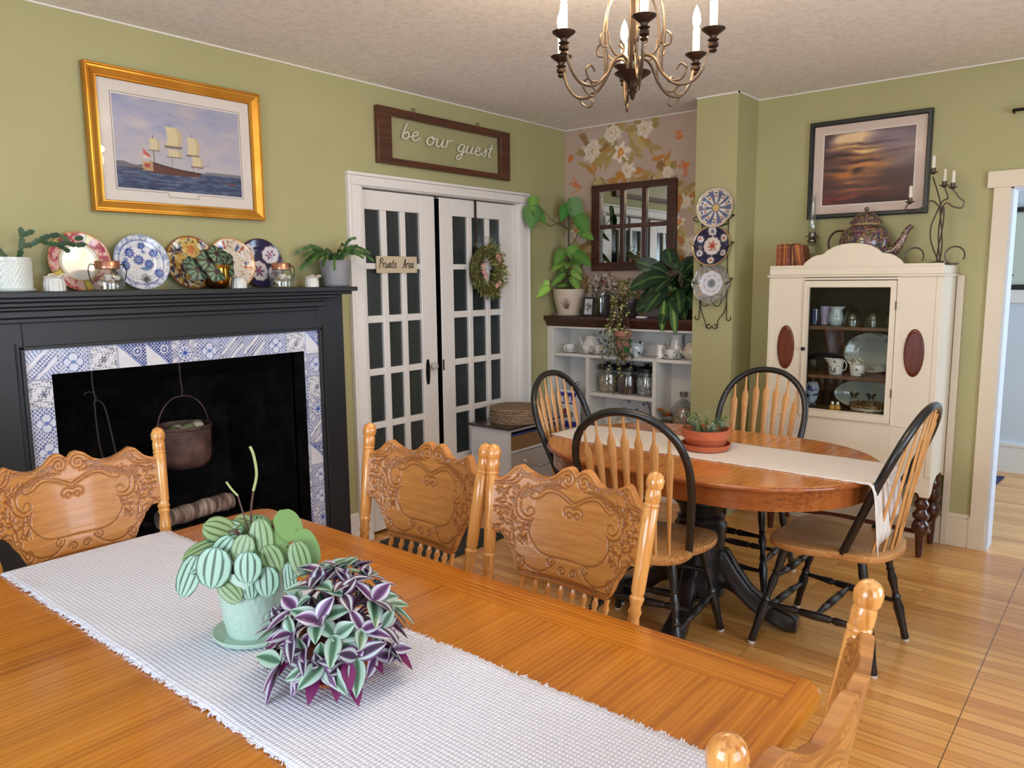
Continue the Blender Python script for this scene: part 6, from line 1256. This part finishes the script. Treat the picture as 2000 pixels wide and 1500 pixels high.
for (p,d,L,W) in (((-.12,.025,.12),(-.1,.02,-1),.19,.062),((-.12,-.035,.13),(-.1,-.16,-1),.21,.065),((-.09,.04,.20),(-.4,-.9,.05),.12,.05)): leafm(b,p,d,(-1,0,.1),L,W,None,None,.1,8,.15,sh,cal2)
for k in range(26):
    a=r_.uniform(0,2*PI); z=r_.uniform(.10,.30); leafm(b,(.05*math.cos(a)-.02,.09*math.sin(a),z),(math.cos(a)*.4-.35,math.sin(a)*.9,r_.uniform(-.5,.8)),(-1,0,.35),r_.uniform(.13,.19),r_.uniform(.07,.10),None,None,.25,10,.10,sh,cal)
b.build('veined_leaves',LEAF,pp); b=M()
for (p,d,L,W) in LP_: b.tube([(0,0,.1),(p[0]*.5,p[1]*.5,p[2]*.7),p],.003,5)
b.build('leaf_stalks',mat('brown_green_stem',(0,0,0,1)),pp)
tag(M().box(-.02,.02,-.032,.032,0,.012).build('white_tag',mat('white_card',(1,1,1,1)),loc=(4.512,2.60,LZ),bevel=.002),'small white card lying on the alcove ledge under the calathea','card')
# ================================================================ plants on the tables
TZ=.757
pe=thing('potted_peperomia','watermelon peperomia with striped round leaves in a mint green pot on the long table','plant',(.851,1.419,TZ))
MINT=mat('mint_glaze',S(180,208,194),.22,coat=.3)
M().lathe([(.07,0),(.088,.003),(.092,.010),(.089,.012),(.075,.006),(.001,.006)],n=48).build('saucer',MINT,pe)
P=[];nz=50;na=200
for i in range(nz+1):
    z=.006+.150*i/nz; t=i/nz; r=.060+.0155*min(1,t*1.4)**.8; row=[]
    for j in range(na+1):
        a=2*PI*j/na; u=a*.075; f=0
        if .08<t<.92:
            for (cu,cz) in [(.075*2*PI*k/7,.05) for k in range(8)]+[(.075*2*PI*(k+.5)/7,.105) for k in range(8)]:
                d=math.hypot(u-cu,z-cz); 
                if d<.03: f+=.0011*math.sin(d*420+3*math.atan2(z-cz,u-cu))*(1-d/.03)
            f+=.0004*math.sin(j*.9+i)*math.sin(i*.8)
        row.append(((r+f)*math.cos(a),(r+f)*math.sin(a),z))
    P.append(row)
for q,z in ((.071,.156),(.069,.145),(.0005,.143)): P.append([(q*math.cos(2*PI*j/na),q*math.sin(2*PI*j/na),z) for j in range(na+1)])
b=M(); b.grid(np.array(P)); b.build('embossed_pot',MINT,pe,sharp=70); M().lathe([(.069,.140),(.04,.148),(.001,.15)],n=24).build('soil',mat('dark_potting_soil',(0,0,0,1)),pe)
def peppat(c_l,c_d):
    def f(t,s_):
        row=[]
        for j in range(37):
            s=-1+2*j/36; row.append(c_d if (math.cos(s*PI*4.5*(1.0-.12*math.sin(PI*t)))>.60) or abs(s)>.97 or t<.04 else c_l)
        return row
    return f
SIL=peppat(S(152,188,166),S(44,80,54)); SIL2=peppat(S(136,162,116),S(78,102,54)); PLN=lambda t,s_:[S(112,146,84)]*37
b=M(); bs=M(); rnd=lambda t: max(0,1-abs(2*t-1)**2.3)**.5
CR=Vector((.636,-.772,0)); CF=Vector((-.77,-.635,0))   # sideways and towards the bench side of the table
def pleaf(rx,fz,z,tipx,tipz,L,W,pat=SIL,tow=.5):
    """leaf blade hung from a stalk; rx sideways, fz towards the table's near corner"""
    c=CR*rx+CF*fz+Vector((0,0,z)); d=CR*tipx+Vector((0,0,tipz))+CF*(.25); d.normalize(); up=(CF*tow+Vector((0,0,.6))).normalized()
    leafm(b,c-d*L*.5,d,up,L,W,None,None,.18,10,0,rnd,pat,curl=.04); bs.tube(smoothp([(0,0,.14),tuple(c*.4+Vector((0,0,.12))),tuple(c-d*L*.25-CF*.004)],5),.0022,5)
pleaf(-.055,.075,.175,-.15,-1,.078,.074,tow=1.2); pleaf(.018,.085,.178,.02,-1,.060,.058,tow=1.3); pleaf(.052,.078,.145,.1,-1,.058,.052,tow=1.2); pleaf(-.022,.080,.128,.75,-.45,.062,.042,tow=1.2,pat=SIL2)
pleaf(-.115,.055,.150,-.4,-.9,.085,.052,tow=.9); pleaf(-.10,.03,.195,-.9,-.25,.080,.045,pat=SIL2); pleaf(-.09,.045,.18,-.8,-.5,.07,.04); pleaf(-.065,.01,.235,-.7,.5,.080,.060,pat=SIL2); pleaf(-.06,-.0,.228,-.9,.1,.085,.055)
pleaf(.035,.045,.222,.15,-.8,.085,.05,pat=SIL2,tow=1); pleaf(.015,-.02,.235,.1,.8,.07,.05,pat=SIL2); pleaf(.085,.02,.245,.5,-.6,.07,.055,pat=PLN,tow=.3); pleaf(.075,.04,.205,.4,-.9,.075,.03,pat=PLN); pleaf(.115,.055,.185,.3,-.8,.072,.046,tow=.9,pat=SIL2); pleaf(.125,.03,.20,.5,-.9,.08,.045,pat=PLN)
pleaf(.095,.065,.145,.15,-1,.065,.03,tow=1); pleaf(.05,-.01,.20,.5,.1,.07,.055,pat=PLN); pleaf(-.02,-.02,.215,-.3,.6,.07,.05,pat=PLN); pleaf(-.005,.04,.19,-.1,.2,.06,.05,pat=PLN); pleaf(-.10,.03,.165,-.9,-.4,.06,.045); pleaf(.06,-.05,.21,.6,.2,.07,.05)
pleaf(.0,.06,.205,-.3,-.9,.062,.05,pat=SIL2,tow=1); pleaf(-.045,.05,.20,-.6,-.7,.066,.052,pat=SIL,tow=1); pleaf(.06,.06,.185,.5,-.8,.06,.045,pat=SIL2,tow=1); pleaf(-.03,-.04,.225,-.4,.4,.07,.055,pat=SIL2); pleaf(.03,-.05,.21,.3,.5,.07,.055,pat=PLN); pleaf(.015,.075,.130,.2,-1,.045,.036,tow=1.2)
b.build('striped_leaves',LEAF,pe); bs.build('leaf_stalks',mat('dark_red_stalk',S(90,60,52),.6),pe)
b=M(); b.tube(smoothp([(0,0,.14),(.0,.0,.25),(.006,-.006,.31)],5),.0022,6); b.tube(smoothp([(0,0,.2),(-.012,.012,.27),(-.016,.018,.30)],5),.0016,6); b.build('flower_stalk',mat('dark_red_stalk',(0,0,0,1)),pe)
b=M(); b.tube(smoothp([(.006,-.006,.31),(.012,-.012,.345),(.009,-.010,.385),(.004,-.006,.405)],5),.0030,7); b.tube(smoothp([(-.016,.018,.30),(-.024,.028,.315),(-.030,.036,.33)],5),.0022,6); b.build('flower_spike',mat('pale_green_spike',S(160,170,112),.6),pe)
# tradescantia
tz=thing('potted_tradescantia','purple and silver striped tradescantia in a terracotta pot on the long table','plant',(.855,1.145,TZ))
TC=plaster('terracotta',S(186,104,68),S(168,90,58),.75,30,.08)
M().lathe([(.05,0),(.055,.003),(.066,.052),(.072,.055),(.072,.078),(.066,.078),(.06,.06),(.001,.06)],n=40).build('terracotta_pot',TC,tz); M().lathe([(.05,0),(.07,.002),(.076,.012),(.072,.012),(.05,.004)],n=40).build('saucer',TC,tz)
PU=S(92,52,96); DP=S(54,36,58); SV=S(184,196,192); GR=S(92,128,104); MAG=S(110,30,84)
def tp1(t,s_): return [PU,PU,SV,SV,PU,DP,DP,DP,PU,SV,SV,PU,PU]
def tp2(t,s_): return [S(84,110,88),SV,S(156,184,168),S(156,190,168),GR,S(70,104,80),S(64,98,74),S(70,104,80),GR,S(156,190,168),S(156,184,168),SV,S(84,110,88)]
def tp3(t,s_): return [MAG]*13
def tp4(t,s_): return [S(122,84,140),SV,S(204,206,208),S(150,110,160),PU,PU,DP,PU,PU,S(150,110,160),S(204,206,208),SV,S(122,84,140)]
b=M(); bs=M(); r_=random.Random(77); spe=lambda t: (math.sin(PI*min(1,t*.98+.02)**.72))**.85 if t<1 else 0
def rosette(c,ax,n,L,pats):
    ax=Vector(ax).normalized(); u=ax.orthogonal().normalized(); w2=ax.cross(u); a0=r_.uniform(0,6)
    for k in range(n):
        a=a0+k*2.25; e=.15+.14*k; d=(u*math.cos(a)+w2*math.sin(a))*math.cos(e)+ax*math.sin(e); leafm(b,c,d,ax,L*(1-.07*k)*r_.uniform(.9,1.1),L*.46,None,None,.22,8,.22,spe,r_.choice(pats))
for k in range(38):
    f=(k+.5)/38; e=PI/2*(1-f**.62*1.12); a=k*2.39996; q=.103; c=Vector((q*1.05*math.cos(e)*math.cos(a),q*1.05*math.cos(e)*math.sin(a),.065+.125*math.sin(e)))+Vector((r_.uniform(-.012,.012),)*3)
    ax=Vector((math.cos(a)*math.cos(e),math.sin(a)*math.cos(e),math.sin(e)+.45)); 
    pats=[tp1,tp1,tp4,tp2] if k%3 else [tp2,tp2,tp4]
    rosette(c,ax,r_.randint(4,6),r_.uniform(.054,.076),pats); bs.tube(smoothp([(0,0,.06),tuple(c*.5+Vector((0,0,.06))),tuple(c)],4),.0028,6)
for k in range(26):
    a=r_.uniform(0,2*PI); q=r_.uniform(.07,.12); c=Vector((q*math.cos(a),q*math.sin(a),r_.uniform(.04,.10))); leafm(b,c,(math.cos(a),math.sin(a),-.7),(math.cos(a),math.sin(a),1),.05,.026,None,None,.3,6,.2,spe,tp3)
for a in (3.4,3.75,4.2): 
    c=Vector((.1*math.cos(a),.1*math.sin(a),.06)); rosette(c,(math.cos(a),math.sin(a),.25),5,.06,[tp4,tp1])
b.build('striped_leaves',LEAF,tz); bs.build('leaf_stalks',mat('purple_stalk',S(96,60,84),.6),tz)
# succulent bowl on the oval table
sb=thing('succulent_bowl','terracotta bowl of small succulents on the oval table runner','plant',(3.075,1.445,.7565))
TC2=plaster('terracotta_orange',S(198,104,66),S(182,92,58),.7,30,.08)
M().lathe([(.085,0),(.098,.004),(.108,.028),(.104,.028),(.092,.008),(.001,.006)],n=48).build('saucer',TC2,sb); M().lathe([(.072,.008),(.078,.012),(.094,.052),(.100,.055),(.105,.092),(.098,.092),(.09,.07),(.001,.068)],n=48).build('terracotta_bowl',TC2,sb)
M().lathe([(.095,.070),(.05,.078),(.001,.08)],n=24).build('soil',mat('grey_gravel_soil',S(110,100,88),.95),sb)
b=M(); r_=random.Random(61)
for k in range(30):
    a=r_.uniform(0,2*PI); q=r_.uniform(0,.075); p=Vector((q*math.cos(a),q*math.sin(a),.078)); d=Vector((math.cos(a)*.7+r_.uniform(-.3,.3),math.sin(a)*.7+r_.uniform(-.3,.3),1)); n_=r_.randint(5,9) if k!=3 else 12
    cc=r_.choice([(92,124,72),(126,150,110),(70,104,60),(150,170,140)])
    for s in range(n_):
        p2_=p+d.normalized()*.009; 
        for j in range(3): an=s*1.2+j*2.1; leafm(b,p2_,(math.cos(an),math.sin(an),.6),(0,0,1),.014,.007,S(*cc),None,0,2)
        p=p2_; d+=Vector((r_.uniform(-.15,.15),r_.uniform(-.15,.15),-.05))
for (x,y) in ((.05,-.05),(-.04,-.05),(.0,.05)):
    for k in range(22): a=k*2.4; e=.1+.055*k; leafm(b,(x,y,.09),(math.cos(a)*math.cos(e),math.sin(a)*math.cos(e),math.sin(e)),(0,0,1),.034,.009,S(150,176,150),S(176,190,160),-.1,3)
p=Vector((.055,-.075,.085))
for s in range(7):
    p=p+Vector((.003,-.003,.011))
    for j in range(4): an=s+j*1.57; leafm(b,p,(math.cos(an),math.sin(an),.5),(0,0,1),.013,.007,S(206,160,130),None,0,2)
b.build('succulents',LEAF,sb)
# ================================================================ chandelier
chn=thing('chandelier','dark bronze chandelier with six lit candle bulbs hanging from the ceiling','chandelier',(2.105,1.254,0))
CT=Matrix.Translation((0,0,1.5))@Matrix.Scale(.914,4)@Matrix.Translation((0,0,-1.5))
def MC():
    q=M(); q.T=CT; return q
DB=mat('dark_rubbed_bronze',S(64,48,38),.38,.75); GB=mat('antique_gold_bronze',S(104,88,72),.34,.8)
b=MC(); b.lathe([(.001,2.085),(.006,2.09),(.010,2.105),(.016,2.112),(.012,2.12),(.018,2.128),(.02,2.14),(.03,2.150),(.058,2.168),(.060,2.172),(.02,2.170),(.012,2.18),(.012,2.45),(.03,2.46),(.02,2.50),(.012,2.52),(.008,2.56),(.008,2.65),(.06,2.655),(.065,2.68)],n=28); b.build('centre_column',DB,chn)
BULB=mat('lit_flame_bulb',(1,.8,.5,1),.3,emit=(1,.76,.46,1),es=12); SLV=mat('candle_sleeve',S(240,234,220),.4,emit=(1,.8,.55,1),es=1.2)  # sleeves are no lamps; their weak emission paints in the glow of the bulbs
base=math.atan2(-.631,-.764)+R(-2)
for k in range(6):
    a=base+k*PI/3; d=Vector((math.cos(a),math.sin(a),0)); s_=Vector((-d.y,d.x,0))
    W3=lambda pts:[tuple(d*r+Vector((0,0,z))) for r,z in pts]
    b=MC(); path=[(.018,2.175),(.022,2.205),(.045,2.222),(.075,2.205),(.105,2.155),(.150,2.118),(.205,2.120),(.245,2.165),(.262,2.225)]
    Q=smoothp([(p[0],p[1],0) for p in path],6); b.tube(W3([(q.x,q.y) for q in Q]),.0052,8)
    Q=smoothp([(p[0],p[1],0) for p in [(.075,2.50),(.035,2.53),(.05,2.46),(.095,2.38),(.108,2.28),(.10,2.20),(.112,2.145),(.160,2.128),(.185,2.158),(.165,2.178),(.150,2.160)]],6); b.tube(W3([(q.x,q.y) for q in Q][6:]),.0036,7)
    Q=smoothp([(p[0],p[1],0) for p in [(.115,2.285),(.130,2.270),(.127,2.245),(.105,2.245),(.10,2.29),(.085,2.235),(.055,2.215),(.038,2.238),(.055,2.262)]],5); b.tube(W3([(q.x,q.y) for q in Q][0:16]),.0034,7)
    Q=smoothp([(p[0],p[1],0) for p in [(.10,2.29),(.093,2.25),(.07,2.222),(.045,2.226),(.036,2.25),(.052,2.268)]],5); b.tube(W3([(q.x,q.y) for q in Q]),.0034,7)
    Q=smoothp([(p[0],p[1],0) for p in [(.16,2.112),(.145,2.095),(.16,2.082),(.185,2.095),(.20,2.118)]],5); b.tube(W3([(q.x,q.y) for q in Q]),.0032,7)
    arm=b.build('arm',GB,chn)
    c=d*.268; b=MC(); b.lathe([(.008,2.195),(.013,2.20),(.009,2.208),(.016,2.212),(.016,2.222),(.010,2.226),(.018,2.232),(.010,2.236),(.012,2.244),(.020,2.250),(.036,2.262),(.037,2.265),(.012,2.262),(.012,2.27)],(c.x,c.y,0),22); b.build('candle_cup',DB,arm)
    MC().lathe([(.0115,2.262),(.012,2.345),(.010,2.349),(.001,2.35)],(c.x,c.y,0),16).build('candle_sleeve',SLV,arm)
    MC().lathe([(.007,2.349),(.013,2.365),(.0145,2.378),(.011,2.398),(.005,2.415),(.001,2.424)],(c.x,c.y,0),14).build('flame_bulb',BULB,arm)
    l=bpy.data.lights.new('bulb_light','POINT'); l.energy=3.2; l.color=(1,.76,.48); l.shadow_soft_size=.02; o=bpy.data.objects.new('bulb_light',l); o.location=(2.105+d.x*.245,1.254+d.y*.245,2.375); COL.objects.link(o)
# ================================================================ floor mats, next room
tag(M().box(2.80,3.34,2.80,3.32,.0,.008).build('door_mat',plaster('dark_grey_mat',S(52,56,56),S(40,44,44),.95,80,.3),bevel=.003),'dark grey floor mat in front of the french doors','mat')
tag(M().add([(6.15,.75,.0),(6.62,.72,0),(6.55,1.5,0),(6.05,1.5,0),(6.15,.75,.01),(6.62,.72,.01),(6.55,1.5,.01),(6.05,1.5,.01)],[(3,2,1,0),(4,5,6,7),(0,1,5,4),(1,2,6,5),(2,3,7,6),(3,0,4,7)]).build('floor_mat',plaster('dark_blue_mat',S(44,52,92),S(36,42,78),.95,80,.3),smooth=False),'dark blue mat on the floor of the next room','mat')
np_=thing('framed_picture','black framed pale green poster on the wall of the next room','picture',(6.849,.45,1.66),R(-90))
b=M(); b.ring(rect(-.42,.42,-.27,.33),rect(-.385,.385,-.235,.295),-.03,-.003); b.build('black_frame',BLKFR,np_,bevel=.003); M().box(-.385,.385,-.012,-.004,-.235,.295).build('poster',mat('pale_green_poster',S(200,208,196),.6),np_,smooth=False)
b=M(); b.ball((-.345,-.016,-.165),.008,8,1,.3,1); b.build('poster_mark',mat('red_black_mark',S(80,40,44),.6),np_)
